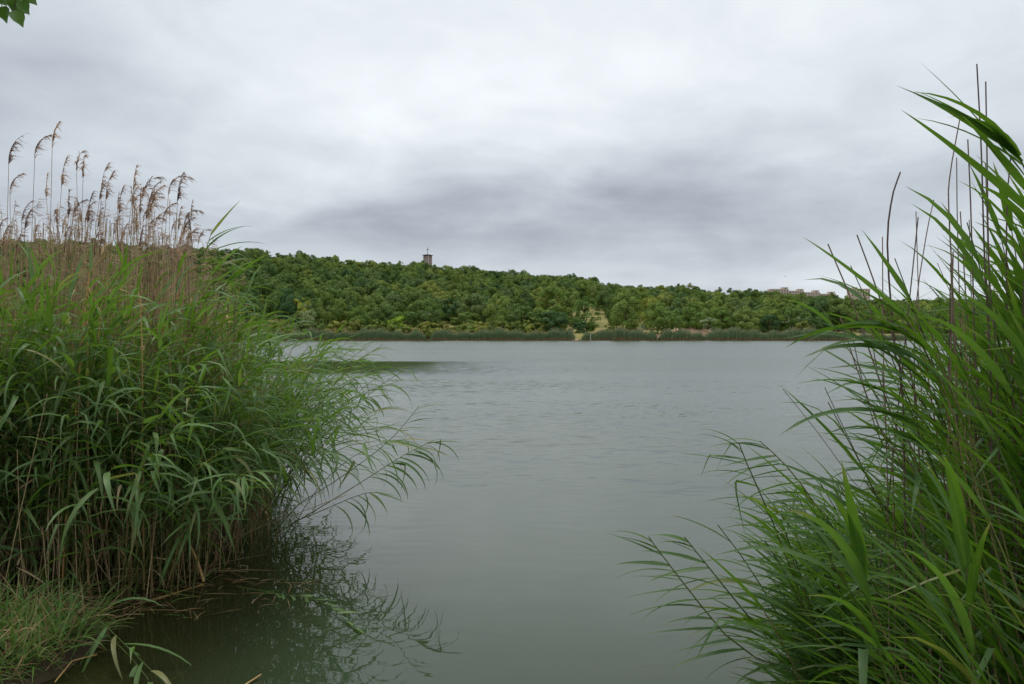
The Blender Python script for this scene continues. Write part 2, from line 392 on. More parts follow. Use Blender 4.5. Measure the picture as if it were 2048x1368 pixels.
# ------------------------------------------------------------------ trees
def crown_mesh(name, seed, mat, n, shape, leaf, clumps=34):
    """leaf sprays scattered through overlapping clumps, so that the outline is uneven; unit: metres, base of the tree at the origin"""
    rng = np.random.default_rng(seed)
    h0, h1, rx = shape['h0'], shape['h1'], shape['r']
    C = []; Rr = []
    while len(C) < clumps:
        u = rng.random(); z = h0 + (h1 - h0) * u
        prof = shape['prof'](u); a = rng.random() * 2 * np.pi
        r_ = rx * prof * math.sqrt(rng.uniform(.25, 1.))
        C.append((r_ * math.cos(a), r_ * math.sin(a), z)); Rr.append(rx * rng.uniform(.20, .38) * (.55 + .45 * prof) * shape.get('cl', 1.))
    C = np.array(C); Rr = np.array(Rr)
    k = rng.choice(clumps, n, p=Rr ** 2 / (Rr ** 2).sum())
    d = rng.normal(size=(n, 3)); d /= np.linalg.norm(d, axis=1)[:, None]; d[:, 2] = np.where(d[:, 2] < -.3, -d[:, 2], d[:, 2])
    P = C[k] + d * (Rr[k] * rng.uniform(.55, 1.12, n) ** .7)[:, None] * np.array([1, 1, shape.get('tall', .85)])
    cc = P - np.array([0, 0, h0 + .35 * (h1 - h0)]); cc /= np.linalg.norm(cc, axis=1)[:, None] + 1e-6
    nv = d * .6 + cc * .7 + rng.normal(size=(n, 3)) * .4; nv /= np.linalg.norm(nv, axis=1)[:, None]
    a = np.cross(nv, rng.normal(size=(n, 3))); a /= np.linalg.norm(a, axis=1)[:, None]; b = np.cross(nv, a)
    s = (leaf * rng.uniform(.6, 1.35, n))[:, None]; e = rng.uniform(.45, .9, n)[:, None]
    V = np.stack([P - a * s, P - b * s * e * .8 + a * s * .1, P + a * s, P + b * s * e], 1).reshape(-1, 3)
    return quads(name, V, np.arange(4 * n).reshape(-1, 4), [mat], None, None, False)
def trunk_mesh(name, seed, h, r, limbs):
    rng = random.Random(seed); mb = MB()
    P = [Vector((rng.uniform(-.02, .02) * h * i, rng.uniform(-.02, .02) * h * i, h * i / 5 - .4 * (i == 0))) for i in range(6)]
    tube(P, np.linspace(r, r * .3, 6), 6, 0, mb)
    for k in range(limbs):
        i = rng.choice([2, 3, 4]); a = rng.random() * 6.28; l = h * rng.uniform(.3, .5)
        q = P[i] + Vector((math.cos(a) * l * .6, math.sin(a) * l * .6, l * .8))
        tube([P[i], P[i].lerp(q, .5) + Vector((0, 0, -.1)), q], [r * .4, r * .25, r * .1], 4, 0, mb)
    return mb.mesh(name, [M['bark']])
dome = lambda u: math.sqrt(max(0., 1 - (1.7 * (u - .42)) ** 2)) if u > .42 else .75 + .25 * (u / .42)
oval = lambda u: max(.12, math.sin(math.pi * min(1, .12 + .86 * u)) ** .7)
spire = lambda u: max(.1, (1 - u) ** .6 * min(1, .55 + 2 * u))
low = lambda u: math.sqrt(max(.05, 1 - u * u))
KIND = {}
def kind(key, mat, count, n, leaf, shape, trunk, clumps=34):
    KIND[key] = ([crown_mesh('crown', 100 * len(KIND) + i, M[mat], n, shape, leaf, clumps) for i in range(count)],
                 [trunk_mesh('trunk', 900 + 10 * len(KIND) + i, *trunk) for i in range(2)])
kind('broad', 'wood', 8, 9500, .175, dict(h0=.9, h1=8.3, r=4.8, prof=dome, tall=1., cl=.85), (6.0, .22, 5), 44)
kind('broad2', 'wood', 5, 8000, .17, dict(h0=.8, h1=9.2, r=3.6, prof=oval, tall=1.1), (6.4, .20, 5), 40)
kind('poplar', 'poplar', 5, 10000, .16, dict(h0=.7, h1=10.6, r=3.6, prof=oval, tall=1.3, cl=.9), (8.5, .2, 7), 60)
kind('dark', 'dark', 3, 9500, .17, dict(h0=.7, h1=8.4, r=4.6, prof=dome, tall=1., cl=.9), (6.0, .24, 5), 40)
kind('silver', 'silver', 2, 4500, .15, dict(h0=1.2, h1=6.2, r=2.9, prof=dome), (4.6, .16, 5), 26)
kind('willow', 'willow', 1, 7000, .14, dict(h0=1.0, h1=8.6, r=2.7, prof=oval, tall=1.3, cl=.8), (6.4, .20, 5), 40)
kind('lime', 'lime', 1, 3600, .18, dict(h0=1.4, h1=5.2, r=3.0, prof=low), (4., .14, 5), 20)
kind('yellow', 'yellow', 1, 4600, .17, dict(h0=2.4, h1=8.6, r=2.9, prof=dome), (6.4, .18, 5), 26)
kind('bush', 'bush', 5, 3000, .15, dict(h0=.25, h1=3.3, r=2.5, prof=low), (2.2, .09, 5), 22)
kind('conifer', 'dark', 1, 4000, .16, dict(h0=1.0, h1=10.5, r=2.0, prof=spire), (9.5, .2, 4), 40)
BASE_H = dict(broad=9.8, broad2=10.4, poplar=12., dark=9.9, silver=7.1, willow=9.6, lime=6.2, yellow=9.5, bush=4.1, conifer=11.4)
BASE_R = dict(broad=5.8, broad2=4.4, poplar=4.3, dark=5.6, silver=3.5, willow=3.3, lime=3.6, yellow=3.5, bush=3.0, conifer=2.4)
rt = random.Random(5)
def tree(k, x, y, h, wd, label, group=None, cat='tree', name=None, dz=0.):
    o = empty(name or ('bush' if k == 'bush' else k + '_tree' if k in ('willow', 'poplar', 'conifer') else 'broadleaf_tree'), (x, y, float(terrain(x, y)) - .1 + dz), label, cat, group)
    o.rotation_euler.z = rt.random() * 6.283
    s = h / BASE_H[k]; sx = wd / 2 / BASE_R[k]
    cr, tr = KIND[k]
    for nm, me in (('trunk', rt.choice(tr)), ('crown', rt.choice(cr))):
        c = link(bpy.data.objects.new(nm, me), o); c.scale = (sx, sx, s)
    return o
TREES = []      # x, y, radius of the trees set by hand
def px_tree(k, px, ybase, ytop, wpx, d, label, cat='tree', group=None, name=None):
    x = (px - 1024) / F * d; z0 = float(terrain(x, d)); ztop = at(px, ytop, d).z
    TREES.append((x, d, wpx / F * d / 2))
    return tree(k, x, d, ztop - z0, wpx / F * d, label, group, cat, name)
px_tree('poplar', 1251, 657, 570, 74, 224, 'tallest light green poplar on the far shore, dark trunk showing')
px_tree('poplar', 1173, 650, 587, 70, 232, 'broad light green poplar left of the tallest far shore poplar')
px_tree('poplar', 1316, 662, 597, 68, 221, 'rounded poplar just right of the tallest far shore poplar')
px_tree('poplar', 1386, 655, 597, 64, 228, 'pale poplar with bare dark trunk on the sandy mound')
px_tree('poplar', 1352, 660, 614, 38, 224, 'small slim poplar at the left edge of the sandy mound')
px_tree('poplar', 1444, 662, 609, 56, 224, 'pointed pale poplar right of the sandy mound')
px_tree('poplar', 1492, 664, 608, 62, 223, 'rightmost pale poplar of the far shore row')
px_tree('poplar', 1104, 640, 560, 72, 262, 'tall pale tree behind the dark round tree, left of the clearing')
px_tree('dark', 1108, 660, 616, 78, 224, 'dark round tree left of the dry clearing on the far shore')
px_tree('dark', 1160, 655, 640, 40, 223, 'low dark green tree at the foot of the broad poplar')
px_tree('dark', 1540, 664, 624, 52, 226, 'dark green tree right of the pale poplar row')
px_tree('silver', 1550, 640, 622, 24, 246, 'left of three silvery trees on the right far slope', group='silvery trees')
px_tree('silver', 1576, 640, 627, 34, 242, 'middle and largest of three silvery trees on the right far slope', group='silvery trees')
px_tree('silver', 1599, 640, 625, 26, 246, 'right of three silvery trees on the right far slope', group='silvery trees')
px_tree('willow', 615, 655, 600, 38, 223, 'grey green rounded willow at the water behind the left far reeds')
px_tree('yellow', 602, 645, 586, 44, 234, 'yellowing tree standing behind the grey green willow')
px_tree('lime', 798, 655, 627, 50, 224, 'bright lime green small tree low on the wooded shore')
px_tree('bush', 938, 662, 645, 46, 220, 'rounded yellow green bush behind the far reeds', 'bush')
px_tree('bush', 1218, 660, 642, 30, 222, 'dark bush beside the trunk of the tallest poplar', 'bush')
px_tree('silver', 1286, 660, 645, 20, 221, 'small grey bush between the two biggest poplars', 'bush', name='bush')
px_tree('bush', 857, 668, 655, 24, 215, 'dark bush in the narrow gap between two far reed stands', 'bush')
px_tree('dark', 970, 630, 585, 66, 262, 'darkest large round tree in the middle of the wooded slope')
px_tree('dark', 905, 640, 590, 62, 255, 'dark round tree left of the darkest large one on the slope')
px_tree('broad', 930, 650, 620, 74, 236, 'wide low mid green tree above the yellow green bush')
px_tree('dark', 1427, 620, 585, 70, 330, 'dark round tree on the low ridge above the pale poplars')
px_tree('conifer', 1283, 590, 566, 15, 470, 'dark pointed conifer on the far skyline')
px_tree('lime', 1512, 600, 589, 16, 330, 'small yellow green crown on the right slope below the flats', name='broadleaf_tree')
# the wood: a jittered grid over the slope, thinned where the photograph shows clearings
CLEAR = [(1165, 222, 13, 9), (1130, 250, 6, 8), (1215, 247, 13, 6), (1215, 300, 13, 7), (1290, 300, 16, 12), (1330, 330, 9, 12), (1385, 226, 12, 9), (1290, 218, 16, 6), (1300, 240, 12, 8), (1240, 226, 9, 8), (1190, 262, 7, 9), (1360, 275, 7, 7), (1420, 300, 5, 6), (980, 330, 4, 4), (1090, 340, 4, 4)]
pts = []
y = 217.
while y < 640:
    sp = 8.4 if y < 290 else 8.2 if y < 440 else 9.
    x = -430.
    while x < 470:
        jx, jy = x + rt.uniform(-.42, .42) * sp, y + rt.uniform(-.42, .42) * sp
        x += sp
        pxx = 1024 + F * jx / jy
        if pxx < -150 or pxx > 2150 or jy < shore(jx) + 3.5: continue
        if y > 520 and pxx < 1180: continue
        if 1655 < pxx and jy < 246: continue
        if 1060 < pxx < 1520 and jy < 232 : continue
        if 1122 < pxx < 1375 and 228 < jy < 345 and rt.random() < .62: continue
        if any(((jx - (cx - 1024) / F * cy) / rx) ** 2 + ((jy - cy) / ry) ** 2 < 1 for cx, cy, rx, ry in CLEAR): continue
        if any((jx - a) ** 2 + ((jy - b) * .8) ** 2 < (r_ * .85) ** 2 for a, b, r_ in TREES): continue
        if any((jx - a) ** 2 < (r_ * .9) ** 2 and b > jy > b - 14 for a, b, r_ in TREES): continue
        pts.append((jx, jy, pxx))
    y += sp
x = (330 - 1024) / F * 222                                            # a thicket of bushes along the foot of the wood
while x < (1085 - 1024) / F * 222:
    jy = float(shore(x)) + rt.uniform(3.2, 6.2); pts.append((x, jy, 1024 + F * x / jy)); x += rt.uniform(2.6, 4.4)
def score(p):
    return p[1] + (260 if p[2] < 420 or p[2] > 1830 else 0)
pts.sort(key=score)
N_TREE = 285
LOOK = dict(broad='round green tree', broad2='narrow upright green tree', dark='dark green round tree', bush='low olive bush', poplar='pale feathery tree', silver='silvery small tree')
ZONE = [(300, 'seen through the left dry reeds'), (560, 'beside the left reed bed'), (700, 'near the willow'), (800, 'near the lime green tree'), (905, 'below the church tower'), (1010, 'around the darkest round tree'), (1120, 'left of the dry clearing'),
        (1230, 'around the dry clearing'), (1340, 'behind the tallest poplar'), (1420, 'behind the sandy mound'), (1520, 'behind the pale poplars'), (1660, 'around the silvery trees'), (9999, 'behind the right reeds')]
ROW = [(8, 'at the water edge'), (17, 'in the first rows'), (30, 'lower slope'), (999, 'mid slope')]
def place_words(jx, jy, pxx):
    t_ = jy - float(shore(jx))
    return next(w_ for e, w_ in ROW if t_ < e) + ' ' + next(w_ for e, w_ in ZONE if pxx < e)
NTH = ['leftmost', 'second', 'third', 'fourth', 'fifth', 'sixth', 'seventh', 'eighth', 'ninth', 'tenth']
def pick(jx, jy):
    t_ = jy - float(shore(jx)); q = rt.random()
    if t_ < 6.5: return 'bush', rt.uniform(3.6, 5.6), rt.uniform(5.5, 8.)
    if t_ < 12 and q < .35: return 'bush', rt.uniform(3.4, 5.), rt.uniform(5, 8)
    if q < .58: return 'broad', rt.uniform(8.2, 12.5), rt.uniform(9.5, 13.5)
    if q < .82: return 'broad2', rt.uniform(9., 13.5), rt.uniform(7.5, 10.5)
    if q < .91: return 'dark', rt.uniform(8, 12.), rt.uniform(9, 13)
    if q < .97 or t_ < 20: return 'poplar', rt.uniform(8., 10.), rt.uniform(5.5, 7.5)
    return 'silver', rt.uniform(5, 6.6), rt.uniform(5, 7)
named = {}
for jx, jy, pxx in pts[:N_TREE]:
    k, h, wd = pick(jx, jy); wds = place_words(jx, jy, pxx)
    o = tree(k, jx, jy, h, wd, '', 'trees of the left wooded slope' if pxx < 1120 else 'trees of the right wooded slope', 'bush' if k == 'bush' else 'tree')
    named.setdefault((LOOK[k], wds), []).append((pxx, o))
for (lk, wds), L_ in named.items():
    L_.sort(key=lambda q: q[0])
    for i, (_, o) in enumerate(L_):
        o['label'] = lk + ' ' + wds if len(L_) == 1 else (NTH[min(i, 9)] + (' ' if i == 0 else ' from left ') + lk + ' ' + wds)
# the rest of the wood, farther up, reads as one mass
def scatter(name, label, places, protos, seed=0):
    """places: x, y, z, rot, sx, sz, prototype index"""
    pc = bpy.data.collections.new(name + '_kinds')
    for i, me in enumerate(protos):
        o = bpy.data.objects.new('%02d_%s' % (i, me.name), me); pc.objects.link(o)
    A = np.array(places, dtype=np.float32)
    me = bpy.data.meshes.new(name); me.vertices.add(len(A)); me.vertices.foreach_set('co', np.ascontiguousarray(A[:, :3]).ravel())
    for nm, c in (('rot', 3), ('sx', 4), ('sz', 5)):
        me.attributes.new(nm, 'FLOAT', 'POINT').data.foreach_set('value', np.ascontiguousarray(A[:, c]))
    me.attributes.new('which', 'INT', 'POINT').data.foreach_set('value', A[:, 6].astype(np.int32))
    ng = bpy.data.node_groups.new(name, 'GeometryNodeTree')
    ng.interface.new_socket('Geometry', in_out='INPUT', socket_type='NodeSocketGeometry')
    ng.interface.new_socket('Geometry', in_out='OUTPUT', socket_type='NodeSocketGeometry')
    N = ng.nodes.new; Lk = ng.links.new
    gi, go = N('NodeGroupInput'), N('NodeGroupOutput'); ip = N('GeometryNodeInstanceOnPoints')
    ci = N('GeometryNodeCollectionInfo'); ci.inputs[0].default_value = pc; ci.inputs[1].default_value = True; ci.inputs[2].default_value = True
    def attr(nm, typ):
        a = N('GeometryNodeInputNamedAttribute'); a.data_type = typ; a.inputs[0].default_value = nm; return a.outputs[0]
    cr, cs = N('ShaderNodeCombineXYZ'), N('ShaderNodeCombineXYZ')
    Lk(attr('rot', 'FLOAT'), cr.inputs[2]); s_ = attr('sx', 'FLOAT'); Lk(s_, cs.inputs[0]); Lk(s_, cs.inputs[1]); Lk(attr('sz', 'FLOAT'), cs.inputs[2])
    Lk(gi.outputs[0], ip.inputs['Points']); Lk(ci.outputs[0], ip.inputs['Instance']); ip.inputs['Pick Instance'].default_value = True
    Lk(attr('which', 'INT'), ip.inputs['Instance Index']); Lk(cr.outputs[0], ip.inputs['Rotation']); Lk(cs.outputs[0], ip.inputs['Scale'])
    Lk(ip.outputs[0], go.inputs[0])
    o = link(bpy.data.objects.new(name, me)); o.modifiers.new('scatter', 'NODES').node_group = ng
    return tag(o, label, kind='stuff')
protos = []; start = {}
for k in ('broad', 'broad2', 'dark', 'poplar', 'silver', 'bush'):
    start[k] = (len(protos), len(KIND[k][0])); protos += KIND[k][0]
places = []
for jx, jy, pxx in pts[N_TREE:]:
    k, h, wd = pick(jx, jy); a, c = start[k]
    if jy > 450: wd *= 1.25
    places.append((jx, jy, float(terrain(jx, jy)) - .2, rt.random() * 6.28, wd / 2 / BASE_R[k], h / BASE_H[k], a + rt.randrange(c)))
for i in range(220):                                                       # the far ridge around the flats
    px_ = rt.uniform(1430, 1960); jy = rt.uniform(700, 860); jx = (px_ - 1024) / F * jy
    k = rt.choice(['broad', 'broad2', 'dark', 'broad']); a, c = start[k]
    places.append((jx, jy, float(terrain(jx, jy)) - .5, rt.random() * 6.28, rt.uniform(1.1, 1.6), rt.uniform(.9, 1.3), a + rt.randrange(c)))
scatter('distant_wood', 'dense green wood covering the upper hillside up to the skyline', places, protos)

# ------------------------------------------------------------------ far reed belt
def far_reeds(x0, x1, label, seed, h=2.9, depth=3.2):
    rng = np.random.default_rng(seed)
    n = int((x1 - x0) * 95)
    x = rng.uniform(x0, x1, n); y = shore(x) - rng.uniform(-.6, depth, n) + .5
    end = np.minimum(1, np.minimum(x - x0, x1 - x) / 1.6 + .35)
    hh = h * rng.uniform(.72, 1.08, n) * end * (1 + .17 * np.sin(x * .35 + seed) + .13 * np.sin(x * 1.3 + 2 * seed)) * .86
    a = rng.uniform(-.9, .9, n); wd = rng.uniform(.03, .05, n)
    mb = MB()
    z0 = np.zeros(n); lean = rng.uniform(.02, .34, n)
    def ribbon(xa, ya, za, xb, yb, zb, wa, wb, mi, ang):
        ux, uy = np.cos(ang), np.sin(ang)
        V = np.stack([np.stack([xa - ux * wa, ya - uy * wa, za], -1), np.stack([xa + ux * wa, ya + uy * wa, za], -1),
                      np.stack([xb + ux * wb, yb + uy * wb, zb], -1), np.stack([xb - ux * wb, yb - uy * wb, zb], -1)], 1).reshape(-1, 3)
        mb.add(V, np.arange(4 * len(xa)).reshape(-1, 4), None, mi)
    f = rng.uniform(.12, .34, n)
    xm, zm = x + lean * f * .4, hh * f
    ribbon(x, y, z0 - .1, xm, y, zm, wd * .8, wd * .6, 0, a)
    xt = x + lean
    ribbon(xm, y, zm, xt, y, hh, wd * .55, wd * .3, 1, a)
    for k in range(5):
        s = rng.uniform(.1, 1., n); bx, bz = xm + (xt - xm) * s, zm + (hh - zm) * s
        l = rng.uniform(.3, .6, n); d = rng.uniform(-.35, 1., n)
        ribbon(bx, y, bz, bx + l * d, y + rng.uniform(-.3, .3, n), bz + l * rng.uniform(.1, .75, n), wd * 1.0, wd * .15, 1, a + 1.2)
    kp = rng.random(n) < .16
    ribbon(xt[kp], y[kp], hh[kp] - .1, xt[kp] + .12, y[kp], hh[kp] + .3, wd[kp] * .7, wd[kp] * .9, 2, a[kp])
    o = mb.build('far_reed_stand', [M['far_dry'], M['far_leaf'], M['plume_mass']])
    return tag(o, label, kind='stuff')
M['far_dry'] = stalk_mat('far_stalk', [(0., (0.200, 0.126, 0.055)), (.5, (0.312, 0.198, 0.088)), (1., (0.250, 0.204, 0.077))], 1)
m_, t = material('far_reed_leaf'); leaf_shader(t, t.ramp(rnd(t, 1), [(0., (0.098, 0.175, 0.074)), (.5, (0.161, 0.245, 0.115)), (1., (0.238, 0.294, 0.155))]), .3, .5, .03); M['far_leaf'] = m_
fx = lambda px, d=214.: (px - 1024) / F * d
far_reeds(fx(380), fx(605), 'reed stand on the far shore behind the left reed bed', 1)
far_reeds(fx(607), fx(852), 'left stand of grey green reeds along the far shore with brown feet', 2)
far_reeds(fx(862), fx(1148), 'middle reed stand on the far shore left of the pale landing', 3, 2.9)
far_reeds(fx(1163), fx(1312), 'reed stand on the far shore right of the pale landing', 4, 3.1)
far_reeds(fx(1317), fx(1405), 'low reed stand on the far shore below the sandy mound', 5, 2.8)
far_reeds(fx(1404), fx(1682), 'long right reed stand on the far shore below the pale poplars', 6, 3.1, 4)
far_reeds(fx(1700), fx(1960), 'reed stand on the far shore in front of the yellow meadow', 7, 2.0)

# ------------------------------------------------------------------ church tower, flats, crane, post, bird
def flat_mat(key, c, rough=.8, var=.12, scale=1.5):
    m_, t = material(key); nz = t.noise(t.n('ShaderNodeTexCoord').outputs['Object'], scale, 5, .6)
    principled(t, t.ramp(nz.outputs[0], [(.3, tuple(v * (1 - var) for v in c)), (.7, tuple(min(1, v * (1 + var)) for v in c))]), rough, None, .2)
    M[key] = m_
flat_mat('tower_brick', (0.308, 0.217, 0.192)); flat_mat('tower_stone', (0.504, 0.420, 0.400)); flat_mat('tower_roof', (.05, .055, .06)); flat_mat('iron', (.06, .06, .065))
flat_mat('plaster', (.52, .43, .37), var=.08, scale=.1); flat_mat('concrete', (.60, .53, .46), var=.08, scale=.2); flat_mat('glass', (.10, .11, .12), .25)
flat_mat('crane_paint', (.38, .34, .30)); flat_mat('post_wood', (.45, .40, .32)); flat_mat('feather', (.05, .05, .055))
d = 520.; c = at(855.5, 511, d); g = 30.
ch = empty('church_tower', (c.x, d, g), 'brown church tower with flat roof and cross above the wood', 'tower')
ch.rotation_euler.z = R(-28)
H_ = c.z - g; mb = MB(); mb.box((-1.75, -1.75, 0), (1.75, 1.75, H_ - .2)); mb.build('shaft', [M['tower_brick']], ch, False)
for sx in (-1, 1):
    for sy in (-1, 1):
        mb = MB(); mb.box((sx * 1.85 - .28, sy * 1.85 - .28, 0), (sx * 1.85 + .28, sy * 1.85 + .28, H_ - .1)); mb.build('corner_pier', [M['tower_stone']], ch, False)
for s in (-1, 0, 1):
    for face in range(2):
        mb = MB()
        if face == 0: mb.box((s * .8 - .14, -2.0, H_ - 7.5), (s * .8 + .14, -1.6, H_ - .5))
        else: mb.box((-2.0, s * .8 - .14, H_ - 7.5), (-1.6, s * .8 + .14, H_ - .5))
        mb.build('belfry_fin', [M['tower_stone']], ch, False)
mb = MB(); V = []
for z, r_ in ((0, 2.75), (.22, 2.75), (.75, .4)): V += [(-r_, -r_, H_ + z), (r_, -r_, H_ + z), (r_, r_, H_ + z), (-r_, r_, H_ + z)]
mb.add(V, [(3, 2, 1, 0), (8, 9, 10, 11)] + [(4 * k + i, 4 * k + (i + 1) % 4, 4 * k + 4 + (i + 1) % 4, 4 * k + 4 + i) for k in range(2) for i in range(4)])
rf = mb.build('roof', [M['tower_roof']], ch, False)
mb = MB(); mb.box((-.11, -.11, H_ + .6), (.11, .11, H_ + 5.3)); mb.box((-.85, -.10, H_ + 3.65), (.85, .10, H_ + 3.9)); mb.build('cross', [M['iron']], rf, False)
mb = MB(); mb.box((-3.2, -2.2, 0), (-1.7, 2.2, H_ - 5.2)); mb.build('side_turret', [M['tower_stone']], ch, False)

wmb = MB(); wmb.box((-.65, -.06, -.75), (.65, .04, .75)); WIN = wmb.mesh('window', [M['glass']], False)
def flats(x0, x1, top, bx0, bx1, btop, d, label):
    a, b = at(x0, top, d), at(x1, top, d); cx = (a.x + b.x) / 2; wd = b.x - a.x; g = float(terrain(cx, d)) - 1
    o = empty('apartment_block', (cx, d, g), label, 'building', 'blocks of flats on the skyline')
    H = a.z - g; mb = MB(); mb.box((-wd / 2, 0, 0), (wd / 2, 12, H)); mb.build('wall', [M['plaster']], o, False)
    n = max(3, int(wd / 2.8))
    for fl in range(3):
        z = H - 1.9 - 2.9 * fl
        mb = MB(); mb.box((-wd / 2 + .3, -.7, z - 1.25), (wd / 2 - .3, -.01, z - .75)); mb.build('balcony', [M['concrete']], o, False)
        for i in range(n):
            wv = link(bpy.data.objects.new('window', WIN), o); wv.location = (-wd / 2 + (i + .5) * wd / n, -.02, z + .05)
    q0, q1 = at(bx0, btop, d), at(bx1, btop, d)
    mb = MB(); mb.box((q0.x - cx, 2, H), (q1.x - cx, 9, H + (q0.z - a.z))); rb = mb.build('roof_box', [M['plaster']], o, False)
    mb = MB(); mb.box((q0.x - cx - .3, 1.7, H + q0.z - a.z), (q1.x - cx + .3, 9.3, H + q0.z - a.z + .4)); mb.build('roof_slab', [M['concrete']], rb, False)
    wv = link(bpy.data.objects.new('window', WIN), rb); wv.location = ((q0.x + q1.x) / 2 - cx, 1.98, H + (q0.z - a.z) * .5)
    mb = MB(); mb.box((-wd / 2 - .25, -.3, H), (wd / 2 + .25, 12.3, H + .35)); mb.build('parapet', [M['concrete']], o, False)
flats(1541, 1577, 578.5, 1566, 1577, 575, 900, 'leftmost and tallest beige block of the stepped flats')
flats(1578.5, 1608, 582, 1597, 1608, 578.5, 903, 'second beige block from the left of the stepped flats')
flats(1610, 1640, 585, 1628, 1639, 581, 906, 'third beige block from the left of the stepped flats')
flats(1641.5, 1672, 588, 1660, 1671, 584, 909, 'rightmost and lowest beige block of the stepped flats')
flats(1702, 1740, 578, 1708, 1716, 575, 905, 'beige block of flats seen through the left edge of the right reeds')
d = 1000.; c = at(1368, 573, d)
cr = empty('tower_crane', (c.x, d, 10), 'faint tower crane with a long jib above the far trees', 'crane')
z = c.z - 10; mb = MB(); mb.box((-.35, -.35, 0), (.35, .35, z + 2)); mb.build('mast', [M['crane_paint']], cr, False)
mb = MB(); mb.box((0.5, -.25, z - .25), (16, .25, z + .25)); mb.build('jib', [M['crane_paint']], cr, False)
mb = MB(); mb.box((-5, -.25, z - .25), (-.5, .25, z + .25)); mb.build('counter_jib', [M['crane_paint']], cr, False)
mb = MB(); tube([(0, 0, z + 2), (10, 0, z + .25)], [.07, .07], 4, 0, mb); mb.build('tie_rod', [M['crane_paint']], cr)
for px_, lab in ((1181, 'pale short post at the water right of the far landing'),):
    c = at(px_, 680, 209.5); mb = MB(); tube([(0, 0, -.4), (0, 0, .9), (.03, 0, 1.45)], [.13, .12, .10], 6, 0, mb); tube([(.03, 0, 1.45), (.03, 0, 1.5)], [.10, .01], 6, 0, mb)
    o = mb.build('mooring_post', [M['post_wood']]); o.location = (c.x, 209.5, 0); tag(o, lab, 'post')
c = at(1570, 553, 120)
bd = empty('bird', c, 'tiny dark bird flying above the right skyline', 'bird')
mb = MB(); tube([(-.22, 0, 0), (-.12, 0, .02), (0, 0, .02), (.12, 0, 0), (.24, 0, .01)], [.01, .045, .06, .04, .02], 6, 0, mb); mb.build('body', [M['feather']], bd)
for s in (-1, 1):
    mb = MB(); mb.add([(-.03, 0, .03), (.09, 0, .03), (.07, s * .16, .13), (-.05, s * .16, .13), (.0, s * .34, .10), (-.05, s * .34, .10)], [(0, 1, 2, 3), (3, 2, 4, 5)]); mb.build('wing', [M['feather']], bd)
bd.rotation_euler.z = R(60)

# ------------------------------------------------------------------ reeds
def leaf_template(n, droop, twist, fold, width, kink=None, power=1.4):
    """a blade of unit length leaving the origin along +X, drooping towards -Z"""
    V = []; U = []; x = z = 0.
    for i in range(n + 1):
        s = i / n
        ph = -droop * s ** power
        if kink and s > kink[0]: ph = -kink[1] - .2 * s
        if i: x += math.cos(ph) / n; z += math.sin(ph) / n
        wd = width * .5 * min(1., .38 + 2.6 * s) * max(.012, (1 - s) ** .8)
        a = twist * s; tn = (math.cos(ph), math.sin(ph))
        sd = np.array([-tn[1] * math.sin(a), math.cos(a), tn[0] * math.sin(a)])
        nv = np.array([-tn[1] * math.cos(a), -math.sin(a), tn[0] * math.cos(a)])
        c = np.array([x, 0, z]); up = nv * fold * wd
        V += [c - sd * wd + up, c, c + sd * wd + up]; U += [(s, 0), (s, .5), (s, 1)]
    Q = [(3 * i + k, 3 * i + k + 1, 3 * i + k + 4, 3 * i + k + 3) for i in range(n) for k in (0, 1)]
    return np.array(V), np.array(Q), np.array(U)
# (droop, twist, fold, width, kink)
SPEC = [(.15, .2, .35, .075, None), (.4, -.4, .4, .080, None), (.7, .5, .45, .080, None), (1.0, -.7, .4, .085, None), (1.35, .6, .35, .085, None), (1.7, -.5, .3, .085, None),
        (2.1, .4, .35, .080, None), (.9, 1.6, .3, .080, None), (.3, 2.2, .3, .075, None), (.3, .2, .3, .085, (.42, 1.75)), (.2, -.2, .3, .080, (.6, 1.3))]
TPL = {n: [leaf_template(n, *s) for s in SPEC] for n in (7, 4)}
LEAF = {mk: [quads('leaf', v, q, [M[mk]], u) for v, q, u in TPL[7]] for mk in ('leaf_l', 'leaf_r')}
# a small set of dried blades
m_, t = material('dry_leaf'); leaf_shader(t, t.ramp(rnd(t, 0), [(0., (.42, .29, .12)), (1., (.52, .38, .18))]), .3, .5, .03); M['dry_leaf'] = m_
LEAF['dry_leaf'] = [quads('leaf', v, q, [M['dry_leaf']], u) for v, q, u in TPL[7]]

